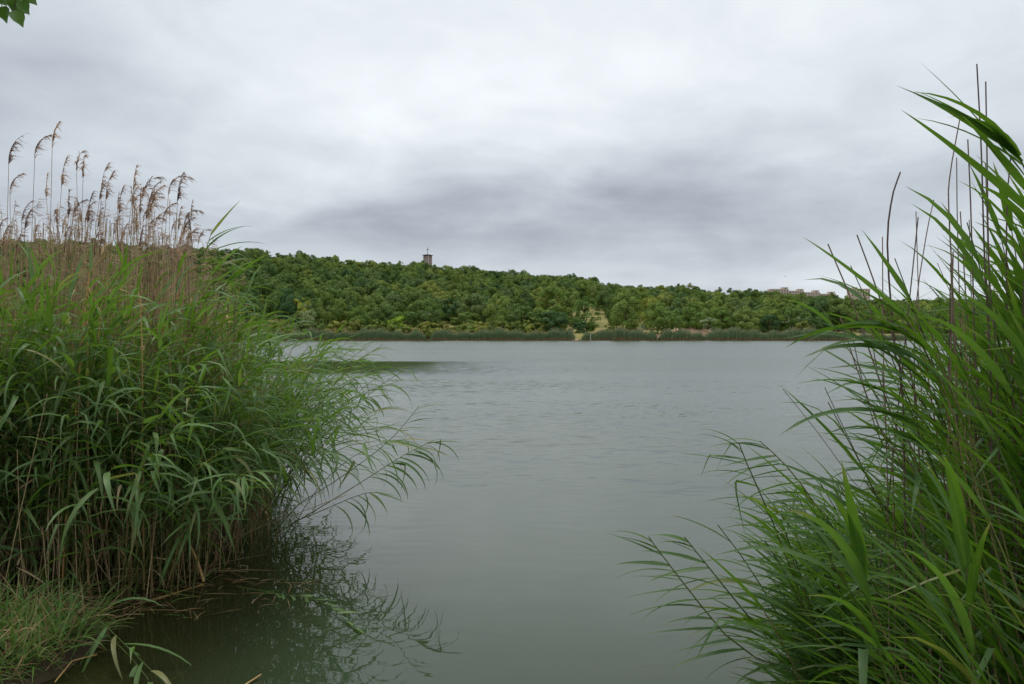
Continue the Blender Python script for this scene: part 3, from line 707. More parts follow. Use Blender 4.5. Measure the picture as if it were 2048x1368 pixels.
UP = Vector((0, 0, 1))
def frame(d, roll=0.):
    d = d.normalized(); z = UP - d * d.dot(UP)
    if z.length < .05: z = Vector((1, 0, 0)) - d * d.x
    z.normalize(); y = z.cross(d)
    if roll: q = Matrix.Rotation(roll, 3, d); y = q @ y; z = q @ z
    return Matrix((d, y, z)).transposed()
class Reed:
    """stem points and leaves of one plant, in world metres"""
    def __init__(s, r, base, H, lean_az, lean, bend, wind, wind_w, nleaf, llen, lw, start=.25, rad=.0045, droop=(1, 6), spread=(.6, 1.1), pts=None):
        if pts is None:
            P = [Vector(base)]; K = 9
            hd = Vector((math.cos(lean_az), math.sin(lean_az), 0))
            for i in range(1, K):
                th = lean + bend * ((i - .5) / (K - 1)) ** 1.6
                P.append(P[-1] + (hd * math.sin(th) + UP * math.cos(th)) * (H / (K - 1)))
        else: P = curve(pts, 10)
        s.P = P; s.base = P[0].copy(); s.rad = rad; s.leaves = []
        wv = Vector((math.cos(wind), math.sin(wind), 0)); a0 = r.random() * 6.283; n = len(P) - 1
        for k in range(nleaf):
            f = start + (1 - start) * (k + r.uniform(.1, .9) * .6) / nleaf; f = min(f, .995)
            u = f * n; i = min(int(u), n - 1); p = P[i].lerp(P[i + 1], u - i); tn = (P[i + 1] - P[i]).normalized()
            sa = a0 + math.pi * (k % 2) + r.uniform(-.5, .5)
            side = Vector((math.cos(sa), math.sin(sa), 0)) * (1 - wind_w) + wv * wind_w
            side = side - tn * side.dot(tn)
            if side.length < .05: side = Vector((0, -1, 0))
            side.normalize()
            top = f > .86
            a = r.uniform(*spread) * (.5 if top else 1.)
            d = tn * math.cos(a) + side * math.sin(a)
            l = llen * r.uniform(.7, 1.15) * (.75 + .5 * math.sin(math.pi * min(1, .25 + .7 * f)))
            v = r.choice((0, 1, 2, 3)) if top and r.random() < .45 else r.randint(*droop) if r.random() > .12 else r.randint(7, 10)
            s.leaves.append((p, frame(d, r.uniform(-.5, .5)), l, lw * r.uniform(.75, 1.2), v))
    def stem(s, sides=4, lo=None):
        P = s.P; n = len(P)
        return tube([p - s.base if lo is None else p for p in P], np.linspace(s.rad, s.rad * .45, n), sides)
    def build(s, name, label, group, mk, sm='stem', cat='reed'):
        o = empty(name, s.base, label, cat, group)
        V, Q, U = s.stem(); link(bpy.data.objects.new('stem', quads('stem', V, Q, [M[sm]], U)), o)
        for p, Rm, l, wd, v in s.leaves:
            lo = link(bpy.data.objects.new('leaf', LEAF[mk][v]), o)
            lo.matrix_basis = Matrix.Translation(p - s.base) @ (Rm @ Matrix.Diagonal((l, wd / .08, l))).to_4x4()
        return o
def mass(name, label, reeds, leaf_mat, stem_mat='stem_mass', n=4, extra=None):
    mb = MB(); by = {}
    for r_ in reeds:
        V, Q, U = r_.stem(3, 0); mb.add(V, Q, U, 1)
        for p, Rm, l, wd, v in r_.leaves: by.setdefault(v, []).append((np.array(p), np.array(Rm @ Matrix.Diagonal((l, wd / .08, l)))))
    for v, L_ in by.items():
        tv, tq, tu = TPL[n][v]; P = np.array([a for a, b in L_]); A = np.array([b for a, b in L_])
        V = np.einsum('nij,kj->nki', A, tv) + P[:, None]
        k = len(tv); Q = (tq[None] + (np.arange(len(L_)) * k)[:, None, None]).reshape(-1, 4)
        mb.add(V.reshape(-1, 3), Q, np.tile(tu, (len(L_), 1)), 0)
    if extra: extra(mb)
    return tag(mb.build(name, [M[leaf_mat], M[stem_mat], M['dry_mass'], M['plume_mass']]), label, kind='stuff')

rr = random.Random(21)
# --- left bed: its edge runs from the near bank along the water and away from us
def edge_x(y):      # water-side edge of the left bed
    return float(np.interp(y, [5.5, 6.2, 7.0, 8.0, 10., 13., 17.], [-2.95, -2.62, -2.42, -2.55, -3.15, -4.1, -5.3]))
def left_reed(y, inset, big=1., ll=.42, lw=.036, dr=(1, 6)):
    x = edge_x(y) - inset
    out = max(0., 1 - inset / .8)                       # plants at the edge lean out over the water
    H = (rr.uniform(1.65, 2.55) if rr.random() < .76 else rr.uniform(2.4, 2.85)) * big if inset > .5 else rr.uniform(1.5, 2.5) * big
    la = rr.uniform(-1.0, .8)
    lean = abs(rr.gauss(.0, .12)) + out * rr.uniform(.0, .38)
    bend = rr.uniform(.05, .75) + out * rr.uniform(.1, .7)
    z = max(-.1, float(terrain(x, y)))
    st = rr.uniform(.18, .48) if inset > .35 else rr.uniform(.32, .52)
    return Reed(rr, (x, y, z - .02), H, la, lean, bend, rr.uniform(-1.4, .6), rr.uniform(.2, .55), rr.randint(9, 12), ll, lw, st, .0042, dr, (.5, 1.2))
LREED = []
for i in range(70):
    y = rr.uniform(5.9, 10.5); LREED.append((left_reed(y, rr.uniform(-.28, .3)), 'edge'))
for i in range(70):
    y = rr.uniform(5.75, 6.6); LREED.append((left_reed(y, rr.uniform(.3, 2.1), 1., .50, .048, (3, 6)), 'front'))
LAB_L = {'edge': ('green reed among many at the edge of the left bed, leaning over the water', 'green reeds at the edge of the left bed'),
         'front': ('green reed among many in the front of the left bed, drooping leaves', 'green reeds in the front of the left bed')}
for r_, kd in LREED:
    px_ = 1024 + F * r_.P[-1].x / r_.P[-1].y
    far = 'over the farther water' if r_.base.y > 8.3 else 'over the nearer water'
    part = 'at the left picture edge' if px_ < 170 else 'below the dry plumes' if px_ < 330 else 'beside the open water'
    r_.build('reed', 'green reed among many in the left bed, ' + ('leaning ' + far if kd == 'edge' else 'in front ' + part), LAB_L[kd][1], 'leaf_l')
back = []
for i in range(1150):
    y = rr.uniform(5.9, 13.) if i % 3 else rr.uniform(5.9, 8.)
    back.append(left_reed(y, .12 + rr.random() ** 1.15 * (5.2 if y > 6.5 else 2.6)))
def dry_canes(mb):
    for i in range(1500):                              # last year's straw between the green stems
        y = rr.uniform(5.75, 11.); x = edge_x(y) - rr.random() ** 1.2 * 4.5 + .1
        h = rr.uniform(.4, 2.0); la = rr.random() * 6.28; le = abs(rr.gauss(0, .2 if i % 5 else .6)); z = max(-.05, float(terrain(x, y)))
        b = Vector((x, y, z)); tp = b + Vector((math.cos(la) * math.sin(le) * h, math.sin(la) * math.sin(le) * h, h * math.cos(le)))
        V, Q, U = tube([b, b.lerp(tp, .5) + Vector((rr.uniform(-.03, .03), 0, 0)), tp], [.0045, .004, .003], 3); mb.add(V, Q, U, 2)
    for i in range(1500):                              # withered blades hanging low on the stems
        y = rr.uniform(5.7, 9.); x = edge_x(y) - rr.random() * 3.5 + .05; a = rr.random() * 6.28; tv, tq, tu = TPL[4][rr.randint(3, 9)]; l = rr.uniform(.18, .42)
        Rm = frame(Vector((math.cos(a), math.sin(a), rr.uniform(-.6, .7)))) @ Matrix.Diagonal((l, rr.uniform(.15, .35), l))
        mb.add(tv @ np.array(Rm).T + np.array((x, y, rr.uniform(.05, 1.3) ** 1.3 + .05)), tq, tu, 2 if i % 3 else 0)
mass('reed_bed', 'dense mass of green reeds and straw filling the left bed', back, 'leaf_l_mass', extra=dry_canes)

# --- last year's plumed stalks behind them
def plume_mesh(seed, length=.27, bend=1.2, n=46):
    r = random.Random(seed); mb = MB(); P = []; p = Vector((0, 0, 0)); K = 8
    for i in range(K + 1):
        P.append(p.copy()); th = bend * (i / K) ** 1.3; p = p + Vector((math.sin(th), 0, math.cos(th))) * (length / K)
    tube(P, np.linspace(.0028, .001, K + 1), 3, 0, mb)
    for k in range(n):
        f = r.uniform(0, 1); u = f * K; i = min(int(u), K - 1); q = P[i].lerp(P[i + 1], u - i); tn = (P[i + 1] - P[i]).normalized()
        sd = Vector((r.uniform(.1, 1.), r.uniform(-.5, .5), r.uniform(-.5, .35)))
        l = length * r.uniform(.16, .55) * (1 - .5 * f)
        d1 = (tn * .9 + sd * .5).normalized(); d2 = (tn * .3 + sd * .8 + Vector((0, 0, -.5))).normalized()
        m1 = q + d1 * l * .5; e = m1 + d2 * l * .6; sv = Vector((r.uniform(-1, 1), r.uniform(-1, 1), r.uniform(-.5, .5))).normalized()
        w0 = .0024
        mb.add([q - sv * w0, q + sv * w0, m1 + sv * w0 * 1.7, m1 - sv * w0 * 1.7, e + sv * w0 * .4, e - sv * w0 * .4], [(0, 1, 2, 3), (3, 2, 4, 5)])
    return mb.mesh('plume', [M['plume']])
PLUME = [plume_mesh(i, .25 + .03 * (i % 3), b) for i, b in enumerate((.25, .5, .9, 1.3, 1.7, 2.1, .35, 1.1))]
def dry_reed(px, ytop, d, lean, label, group, plume=True, size=1.):
    tip = at(px, ytop, d); h = tip.z
    base = Vector((tip.x - lean * h, d + rr.uniform(-.2, .2), max(-.05, float(terrain(tip.x, d)))))
    o = empty('plumed_reed' if plume else 'dry_stalk', base, label, 'reed', group)
    mid = base.lerp(tip, .55) + Vector((-.10 * lean * h + rr.uniform(-.04, .04), 0, 0))
    P = [p - base for p in curve([base, mid, tip], 8)]
    V, Q, U = tube(P, np.linspace(.0042, .0026, 8), 4); link(bpy.data.objects.new('stem', quads('stem', V, Q, [M['dry']], U)), o)
    if plume:
        q = link(bpy.data.objects.new('plume', rr.choice(PLUME)), o); q.location = P[-1]; q.scale = (size,) * 3
        q.rotation_euler.z = rr.uniform(-1.1, 1.1) + (math.pi if rr.random() < .12 else 0); q.rotation_euler.y = lean * .6
    return o
# the ones that stand out against the sky: tip x, foot of the plume y, lean
STAND = [(20, 330, .02, 'curving plume at the far left edge of the sky'), (72, 318, .0, 'tall dense plume, second tall one from the left edge'), (107, 296, .03, 'tallest thin plumed stalk of the left bed'),
         (155, 345, -.02, 'tall dark plume tilted left beside the tallest stalk'), (168, 360, .02, 'dense plume right of the tilted dark one'), (268, 385, .10, 'tall slanting plume, tallest of the right group'),
         (285, 400, .16, 'plume arching far to the right beside the slanting one'), (338, 392, .05, 'hooked plume near the right end of the dry stalks'), (356, 405, .06, 'thin pale plume, last tall one on the right'),
         (22, 390, -.02, 'plume spreading to both sides at the left edge'), (125, 375, .06, 'arching plume with hanging threads between tall stalks'), (205, 385, .04, 'arching brown plume with broken neck above the others')]
for x, y, l, lab in STAND:
    dry_reed(x, y, rr.uniform(7.4, 8.6), l, 'dry reed with ' + lab, 'dry plumed reeds', True, rr.uniform(1., 1.25))
for i in range(84):
    px_ = rr.uniform(-30, 385) if i % 4 else rr.uniform(180, 400)
    yt = rr.uniform(395, 520) + max(0, px_ - 260) * .28
    dry_reed(px_, yt, rr.uniform(7.3, 10.), rr.gauss(.03, .05), 'dry plumed reed among many behind the left green reeds, ' + ('at the left picture edge' if px_ < 110 else 'amid the tall plumes' if px_ < 230 else 'right of the tall plumes'), 'dry reeds behind the left bed', True, rr.uniform(.75, 1.15))
for i in range(60):
    px_ = rr.uniform(-30, 370); yt = rr.uniform(400, 540)
    dry_reed(px_, yt, rr.uniform(7.3, 9.5), rr.gauss(.02, .08), 'bare dry stalk without plume among many behind the left green reeds', 'bare dry stalks behind the left bed', False)
mb = MB()
for i in range(850):
    d = rr.uniform(6.9, 11.); px_ = rr.uniform(-80, 410) if i % 5 else rr.uniform(300, 480); tip = at(px_, rr.uniform(430, 600) + max(0, px_ - 250) * .35, d); le = rr.gauss(.02, .06); h = tip.z
    b = Vector((tip.x - le * h, d, 0))
    V, Q, U = tube([b, b.lerp(tip, .5) + Vector((rr.uniform(-.05, .02), 0, 0)), tip], [.0045, .004, .0028], 3); mb.add(V, Q, U, 0)
    if i % 3 == 0:
        for k in range(14):
            l = rr.uniform(.04, .10); q = tip + Vector((rr.uniform(0, .04), 0, rr.uniform(-.02, .16)))
            e = q + Vector((rr.uniform(.2, 1) * l, rr.uniform(-.3, .3) * l, rr.uniform(-.4, .8) * l)); s_ = Vector((0, .003, .003))
            mb.add([q - s_, q + s_, e + s_ * .5, e - s_ * .5], [(0, 1, 2, 3)], None, 1)
    if i % 2 == 0:
        tv, tq, tu = TPL[4][rr.randint(3, 8)]
        p = b.lerp(tip, rr.uniform(.5, .9)); Rm = frame(Vector((rr.uniform(-.4, 1), rr.uniform(-.5, .5), rr.uniform(0, .8)))) @ Matrix.Diagonal((.26, .55, .26))
        mb.add(tv @ np.array(Rm).T + np.array(p), tq, tu, 2)
tag(mb.build('dry_reed_mass', [M['dry_mass'], M['plume_mass'], M['dry_leaf']]), 'dense thicket of tan dry stalks behind the left green reeds', kind='stuff')

# --- single left reeds that stand out
def rooted(P):
    """the stem carried on down to the ground or the lake bed"""
    a, b = P[0], P[1]; g = float(terrain(a.x, a.y))
    if a.z < max(g, 0) + .1: return P
    k = min(1.2, (a.z - g) / max(b.z - a.z, .05)); q = a + (a - b) * k * .6; g = float(terrain(q.x, q.y))
    return [Vector((q.x, q.y, min(g, -.05) if g < 0 else g - .03))] + P
def hero(name, label, d, pix, nleaf, llen, wind, ww, start, mk='leaf_l', droop=(2, 5), rad=.005, spread=(.6, 1.1), lw=.036, dd=None, cat='reed', sm='stem'):
    dd = dd or [d] * len(pix)
    P = [at(x, y, e) for (x, y), e in zip(pix, dd)]; m0 = len(P) - 1; P = rooted(P); m1 = len(P) - 1
    start = (start * m0 + m1 - m0) / m1
    r_ = Reed(rr, None, 0, 0, 0, 0, wind, ww, nleaf, llen, lw, start, rad, droop, spread, P)
    return r_.build(name, label, None, mk, sm, cat)
hero('reed', 'green reed reaching farthest over the water, comb of leaves hanging from its tip', 7.4, [(540, 1075), (690, 985), (800, 915), (868, 880)], 16, .42, R(-20), .9, .45, droop=(4, 6), spread=(.4, .8), lw=.042)
hero('reed', 'leaning green reed above the hanging comb, with two broad folded leaves', 7.6, [(555, 1050), (690, 950), (780, 880), (838, 812)], 10, .34, R(20), .7, .35, droop=(0, 4))
hero('reed', 'low leaning green reed just above the water under the hanging comb', 7.2, [(560, 1075), (650, 1020), (720, 990), (755, 985)], 8, .34, R(-10), .8, .4, droop=(3, 6))
hero('reed', 'slender reed arching right with fanned leaves at the top edge of the water', 9.0, [(560, 960), (640, 860), (720, 800), (775, 790)], 11, .32, R(-10), .8, .3, droop=(3, 6))
hero('reed', 'reed leaning right with tip leaves over the still water patch', 9.5, [(500, 930), (580, 780), (640, 710), (700, 720)], 11, .34, R(-10), .8, .3, droop=(3, 6))
hero('reed', 'tall green reed with leaves streaming right above the hill skyline', 6.6, [(330, 1120), (355, 800), (390, 580), (425, 462)], 15, .52, R(-5), .85, .4, droop=(2, 5), spread=(.7, 1.2), lw=.05)
hero('reed', 'green reed with a fan of long blades below the streaming one', 6.8, [(380, 1120), (400, 850), (430, 640), (465, 540)], 14, .52, R(-5), .7, .4, droop=(2, 5), spread=(.6, 1.2), lw=.042)
hero('reed', 'green reed with spiky upright blades beside the streaming one', 6.9, [(300, 1120), (340, 850), (390, 620), (440, 520)], 12, .46, R(-5), .6, .45, droop=(0, 4), spread=(.4, 1.0), lw=.042)
hero('reed', 'green reed whose tip blades fan out against the wooded slope', 7.4, [(420, 1090), (450, 850), (490, 700), (530, 630)], 12, .42, R(-10), .7, .45, droop=(2, 5), spread=(.5, 1.1), lw=.042)
hero('reed', 'fallen green reed lying over the dark water at the bottom left', 4.9, [(95, 1170), (180, 1230), (255, 1300), (340, 1385)], 9, .38, R(-60), .5, .3, droop=(2, 5), dd=[5.6, 5.0, 4.65, 4.35], lw=.042)
hero('reed', 'second fallen green reed beside the dark water, half under the first', 5., [(100, 1185), (190, 1255), (260, 1320), (320, 1400)], 4, .24, R(-90), .4, .4, droop=(2, 5), dd=[5.6, 5.05, 4.7, 4.4])
hero('reed', 'fallen reed floating with pale leaves on the water below the leaning reeds', 6., [(470, 1175), (560, 1190), (640, 1205), (720, 1270)], 12, .24, R(-20), .4, .2, droop=(1, 4), dd=[6.15, 5.98, 5.80, 5.2])
def bent(name, label, d, pix, rad, mat, dd=None, parts=()):
    P = [at(x, y, d if dd is None else dd[i]) for i, (x, y) in enumerate(pix)]
    if name == 'broken_reed': P = rooted(P)
    Q_ = []
    for a, b in zip(P, P[1:]): Q_ += [a.lerp(b, k / 3) for k in range(3)]
    Q_.append(P[-1]); b0 = P[0].copy()
    V, Q, U = tube([p - b0 for p in Q_], np.linspace(rad, rad * .6, len(Q_)), 5)
    o = link(bpy.data.objects.new(name, quads(name, V, Q, [M[mat]], U))); o.location = b0
    return tag(o, label, 'reed')
bent('broken_reed', 'golden broken reed stalk folded over in the left bed', 6.0, [(128, 1060), (150, 830), (172, 600), (178, 576), (202, 625), (196, 680)], .009, 'orange')
bent('broken_reed', 'pale broken stalk tip slanting up right above the golden folded one', 6.05, [(176, 575), (180, 545), (198, 525), (212, 512)], .007, 'orange')
bent('broken_reed', 'short pale stalk with bent top right of the golden folded one', 6.1, [(284, 690), (281, 600), (277, 584), (284, 620)], .006, 'orange')
bent('fallen_stalk', 'yellow green stalk floating at the foot of the left reeds, tip to the right', 6.2, [(405, 1171), (330, 1194), (250, 1217)], .008, 'orange', [6.25, 5.97, 5.72])
bent('fallen_stalk', 'dry stalk slanting from the reeds down to the floating one', 6.4, [(290, 1146), (350, 1159), (404, 1170)], .007, 'orange', [6.7, 6.45, 6.25])
bent('broken_reed', 'reddish broken stalk with thick foot standing in the water', 6.4, [(405, 1165), (395, 1130), (380, 1095)], .012, 'orange', [6.3, 6.32, 6.35])
bent('fallen_stalk', 'pale curved straw over the dark water at the bottom left', 4.4, [(105, 1368), (140, 1325), (190, 1312)], .004, 'orange', [4.45, 4.6, 4.68])
bent('fallen_stalk', 'short pale stick end at the bottom edge of the water', 4.5, [(470, 1385), (520, 1352)], .007, 'orange', [4.4, 4.55])

# --- right clump
def right_reed(x, y, H, lean, bend, llen, lw, nleaf, start, droop, spread, ww=.75):
    return Reed(rr, (x, y, max(-.1, float(terrain(x, y)))), H, math.pi + rr.uniform(-.5, .5), lean, bend, math.pi + rr.uniform(-.5, .6), ww, nleaf, llen, lw, start, .005, droop, spread)
NEAR, LOWR = [], []
for i in range(56):
    y = rr.uniform(2.3, 3.8); x = rr.uniform(.64, .98) * y + .05
    NEAR.append(right_reed(x, y, rr.uniform(1.9, 2.5) + .9 * max(0, x / y - .7), rr.uniform(.02, .16), rr.uniform(.1, .4), .42, .036, rr.randint(9, 12), .2, (0, 2), (.25, .65)))
for i in range(78):
    y = rr.uniform(3.0, 5.0); x = rr.uniform(.41, .66) * y
    LOWR.append(right_reed(x, y, rr.uniform(.8, 1.35) + 1.6 * max(0, x / y - .52), rr.uniform(.05, .34), rr.uniform(.1, .45), .40, .038, rr.randint(8, 11), .2, (0, 3), (.3, .85)))
for r_ in NEAR:
    px_ = 1024 + F * r_.P[-1].x / r_.P[-1].y
    r_.build('reed', 'tall near green reed among many at the right, streaming left, ' + ('before the far shore' if px_ < 1830 else 'below the tallest canes' if px_ < 2000 else 'at the picture edge'), 'tall near reeds at the right', 'leaf_r')
for r_ in LOWR:
    px_ = 1024 + F * r_.P[-1].x / r_.P[-1].y
    r_.build('reed', 'shorter green reed among many at the bottom right, ' + ('tip over the open water' if px_ < 1540 else 'tip before the dense clump' if px_ < 1720 else 'deep in the clump'), 'shorter reeds at the bottom right', 'leaf_r')
rb_ = []
for i in range(520):
    y = rr.uniform(2.6, 7.5); x = rr.uniform(.60, 1.05) * y + .1
    rb_.append(right_reed(x, y, rr.uniform(1.5, 2.5), rr.uniform(.02, .3), rr.uniform(.1, .5), .42, .036, rr.randint(8, 11), .15, (0, 3), (.25, .75)))
for i in range(80):                                                        # the tall wall of leaves at the right edge
    y = rr.uniform(2.5, 4.2); x = rr.uniform(.68, 1.0) * y + .05
    rb_.append(right_reed(x, y, rr.uniform(2.1, 2.6) + .8 * max(0, x / y - .7), rr.uniform(.0, .12), rr.uniform(.05, .3), .40, .036, rr.randint(9, 11), .42, (0, 2), (.2, .6)))
for i in range(90):
    y = rr.uniform(1.9, 3.3); x = rr.uniform(.60, .95) * y + .05
    rb_.append(right_reed(x, y, rr.uniform(.9, 1.6), rr.uniform(.0, .2), rr.uniform(.1, .4), .42, .036, rr.randint(8, 10), .12, (0, 2), (.2, .65)))
for i in range(280):
    y = rr.uniform(3.3, 6.); x = rr.uniform(.42, .68) * y
    rb_.append(right_reed(x, y, rr.uniform(.6, 1.15) + 1.6 * max(0, x / y - .52), rr.uniform(.0, .4), rr.uniform(.1, .5), .38, .034, rr.randint(7, 10), .12, (0, 4), (.3, .9)))
def right_canes(mb):
    for i in range(240):
        y = rr.uniform(2.6, 6.5); x = rr.uniform(.60, .90) * y; h = rr.uniform(.8, 2.2); le = max(-.14, min(.1, rr.gauss(-.04, .07)))
        b = Vector((x, y, 0)); tp = b + Vector((le * h, rr.uniform(-.1, .1), h))
        V, Q, U = tube([b, b.lerp(tp, .5), tp], [.005, .0045, .003], 3); mb.add(V, Q, U, 2)
mass('reed_bed', 'dense mass of green reeds and straw filling the right edge', rb_, 'leaf_r_mass', extra=right_canes)
RW = R(180)
hero('reed', 'slanting reed with a comb of leaves pointing left and one upright tip blade', 3.9, [(1760, 1330), (1660, 1060), (1580, 940), (1520, 882)], 13, .33, RW, .95, .35, 'leaf_r', (0, 2), spread=(.7, 1.0), lw=.042)
hero('reed', 'thin reed crossing the water with leaves pointing left, left of the slanting one', 3.7, [(1620, 1290), (1560, 1080), (1500, 940), (1478, 885)], 10, .30, RW, .95, .35, 'leaf_r', (0, 2), spread=(.7, 1.1), lw=.032)
hero('reed', 'reed reaching farthest left from the right bank, leaves like a feather', 3.4, [(1640, 1420), (1480, 1300), (1370, 1170), (1298, 1075)], 14, .27, RW, .95, .25, 'leaf_r', (0, 2), spread=(.6, 1.0), lw=.032)
hero('reed', 'second feathered reed just right of the farthest reaching one', 3.5, [(1640, 1390), (1520, 1260), (1430, 1150), (1370, 1075)], 12, .27, RW, .9, .25, 'leaf_r', (0, 2), spread=(.5, 1.0), lw=.032)
hero('reed', 'tallest right reed with two broad blades standing against the sky', 2.4, [(2130, 900), (2090, 560), (2050, 350), (2022, 292)], 8, .40, RW, .7, .5, 'leaf_r', (0, 2), spread=(.3, .7), lw=.042)
hero('reed', 'near right reed whose long blade arches left below the buildings', 2.6, [(1950, 1200), (1900, 850), (1850, 700), (1800, 620)], 9, .44, RW, .9, .4, 'leaf_r', (1, 3), spread=(.4, .7), lw=.042)
hero('reed', 'near right reed with dark blade arching left just over the far waterline', 2.7, [(1960, 1250), (1900, 960), (1860, 860), (1810, 800)], 8, .44, RW, .9, .4, 'leaf_r', (1, 3), spread=(.4, .7), lw=.042)
hero('reed', 'pale green reed with stiff blades in the bottom right foreground', 2.1, [(1800, 1500), (1760, 1300), (1735, 1180), (1722, 1110)], 7, .40, RW, .5, .3, 'leaf_r', (0, 2), spread=(.2, .5), lw=.05)
hero('reed', 'pale green upright reed in the bottom right corner', 2.0, [(1960, 1560), (1950, 1350), (1940, 1180), (1925, 1050)], 8, .42, RW, .5, .3, 'leaf_r', (0, 2), spread=(.2, .5), lw=.042)
CANES = [([(1655, 488), (1710, 620), (1790, 850), (1850, 1040)], 3.0, .0062, 'leftmost dark broken cane leaning left against the sky'),
         ([(1713, 470), (1750, 570), (1800, 720), (1840, 900)], 3.1, .0062, 'second dark broken cane from the left, against the hill'),
         ([(1799, 345), (1782, 400), (1774, 500), (1790, 700), (1810, 900)], 2.9, .0070, 'thick dark broken cane with a crooked tip'),
         ([(1764, 474), (1766, 640), (1772, 860), (1790, 1000)], 3.1, .0050, 'straight upright dark cane under the crooked one'),
         ([(1919, 228), (1898, 350), (1896, 420), (1906, 600), (1915, 900)], 2.8, .0050, 'dark cane with thin slanting tip below the tallest blades'),
         ([(1933, 280), (1940, 420), (1950, 700), (1960, 950)], 2.9, .0055, 'upright cane right of the thin slanting tip'),
         ([(1950, 130), (1960, 300), (1968, 520), (1985, 900)], 2.7, .0055, 'tallest bare cane of the right reeds'),
         ([(1968, 165), (1972, 330), (1978, 560), (2000, 900)], 2.75, .0055, 'second tallest bare cane close to the tallest'),
         ([(1911, 316), (1914, 470), (1925, 760), (1935, 950)], 3.0, .0045, 'thin upright cane between the crooked and tallest canes'),
         ([(2019, 312), (2012, 420), (2014, 640), (2030, 900)], 2.8, .0055, 'bare cane nearest the right edge of the picture'),
         ([(1866, 400), (1850, 480), (1830, 640), (1830, 900)], 3.1, .0045, 'thin cane slanting right above the middle of the right reeds'),
         ([(1680, 632), (1715, 740), (1770, 880), (1850, 1060)], 2.8, .0048, 'pale cane leaning left across the far waterline'),
         ([(1700, 650), (1725, 760), (1760, 880), (1830, 1060)], 2.85, .0038, 'thin brown cane close beside the pale leaning one'),
         ([(1650, 775), (1700, 880), (1760, 1000), (1830, 1120)], 3.3, .0040, 'brown cane with cut tip low over the water'),
         ([(1566, 778), (1640, 870), (1720, 980), (1800, 1080)], 3.6, .0032, 'thinnest straw slanting left over the open water'),
         ([(1740, 620), (1750, 720), (1775, 900)], 3.0, .0045, 'short cane behind the leaning blades')]
for pix, d, rad, lab in CANES:
    P = curve(rooted([at(x, y, d) for x, y in pix[::-1]]), 14); b0 = P[0]
    V, Q, U = tube([p - b0 for p in P], np.linspace(rad * .6, rad * .42, len(P)), 5)
    mb = MB(); mb.add(V, Q, U)
    o = mb.build('bare_cane', [M['cane']]); o.location = b0; tag(o, lab, 'reed')
for i in range(16):
    px_ = rr.uniform(1800, 2080); d = rr.uniform(2.7, 4.2); tip = at(px_, rr.uniform(380, 620) - (px_ - 1780) * .3, d); le = rr.gauss(-.04, .05)
    b0 = Vector((tip.x - le * tip.z, d, 0))
    V, Q, U = tube([Vector((0, 0, 0)), (tip - b0) * .5 + Vector((.02, 0, 0)), tip - b0], [.0036, .0032, .0025], 4)
    o = link(bpy.data.objects.new('bare_cane', quads('bare_cane', V, Q, [M['cane']], U))); o.location = b0
    tag(o, 'thin bare cane among many rising from the right reeds', 'reed', 'thin canes of the right reeds')

# --- bank at the bottom left: grass and straw litter
def blades(name, label, n, place, mats, lrange, wrange, lay, seed):
    r = random.Random(seed); mb = MB(); L_ = {}
    for i in range(n):
        x, y = place(r); z = max(0.0, float(terrain(x, y)))
        a = r.random() * 6.28; e = r.uniform(*lay)
        d = Vector((math.cos(a) * math.cos(e), math.sin(a) * math.cos(e), math.sin(e)))
        l = r.uniform(*lrange); v = r.choice((0, 0, 1, 2, 3))
        A = frame(d) @ Matrix.Diagonal((l, r.uniform(*wrange) / .08, l)); mi = 0 if r.random() < .8 else 1
        L_.setdefault((v, mi), []).append((np.array((x, y, z + r.uniform(0, .03))), np.array(A)))
    for (v, mi), B in L_.items():
        tv, tq, tu = TPL[4][v]; P = np.array([b[0] for b in B]); A = np.array([b[1] for b in B])
        V = np.einsum('nij,kj->nki', A, tv) + P[:, None]
        mb.add(V.reshape(-1, 3), (tq[None] + (np.arange(len(B)) * len(tv))[:, None, None]).reshape(-1, 4), np.tile(tu, (len(B), 1)), mi)
    return tag(mb.build(name, mats), label, kind='stuff')
m_, t = material('bank_grass'); leaf_shader(t, t.ramp(rnd(t, 1), [(0., (.07, .17, .022)), (.5, (.13, .25, .04)), (.85, (.20, .29, .08)), (1., (.34, .28, .12))]), .35, .5, .03); M['grass'] = m_
m_, t = material('straw'); leaf_shader(t, t.ramp(rnd(t, 1), [(0., (.16, .10, .05)), (.5, (.30, .20, .10)), (1., (.42, .31, .17))]), .15, .6, .02); M['straw'] = m_
def bank_place(r):
    while 1:
        x = r.uniform(-4.6, -1.7); y = r.uniform(3.9, 5.15)
        if float(terrain(x, y)) > .03: return x, y
def foot_place(r):
    y = r.uniform(5.2, 6.7); return edge_x(max(y, 5.7)) + .2 - abs(r.gauss(0, 1.2)), y
blades('grass', 'green grass on the bank at the bottom left', 4300, bank_place, [M['grass'], M['straw']], (.12, .42), (.007, .018), (.1, 1.3), 1)
blades('straw_litter', 'fallen straw and leaves at the foot of the left reeds', 480, foot_place, [M['straw'], M['grass']], (.15, .6), (.006, .014), (-.03, .2), 2)
def float_place(r):
    return r.uniform(-2.9, -1.6), r.uniform(5.4, 6.4)
blades('floating_litter', 'thin straws floating on the dark water by the left reeds', 90, float_place, [M['straw'], M['grass']], (.12, .4), (.006, .014), (.0, .06), 3)

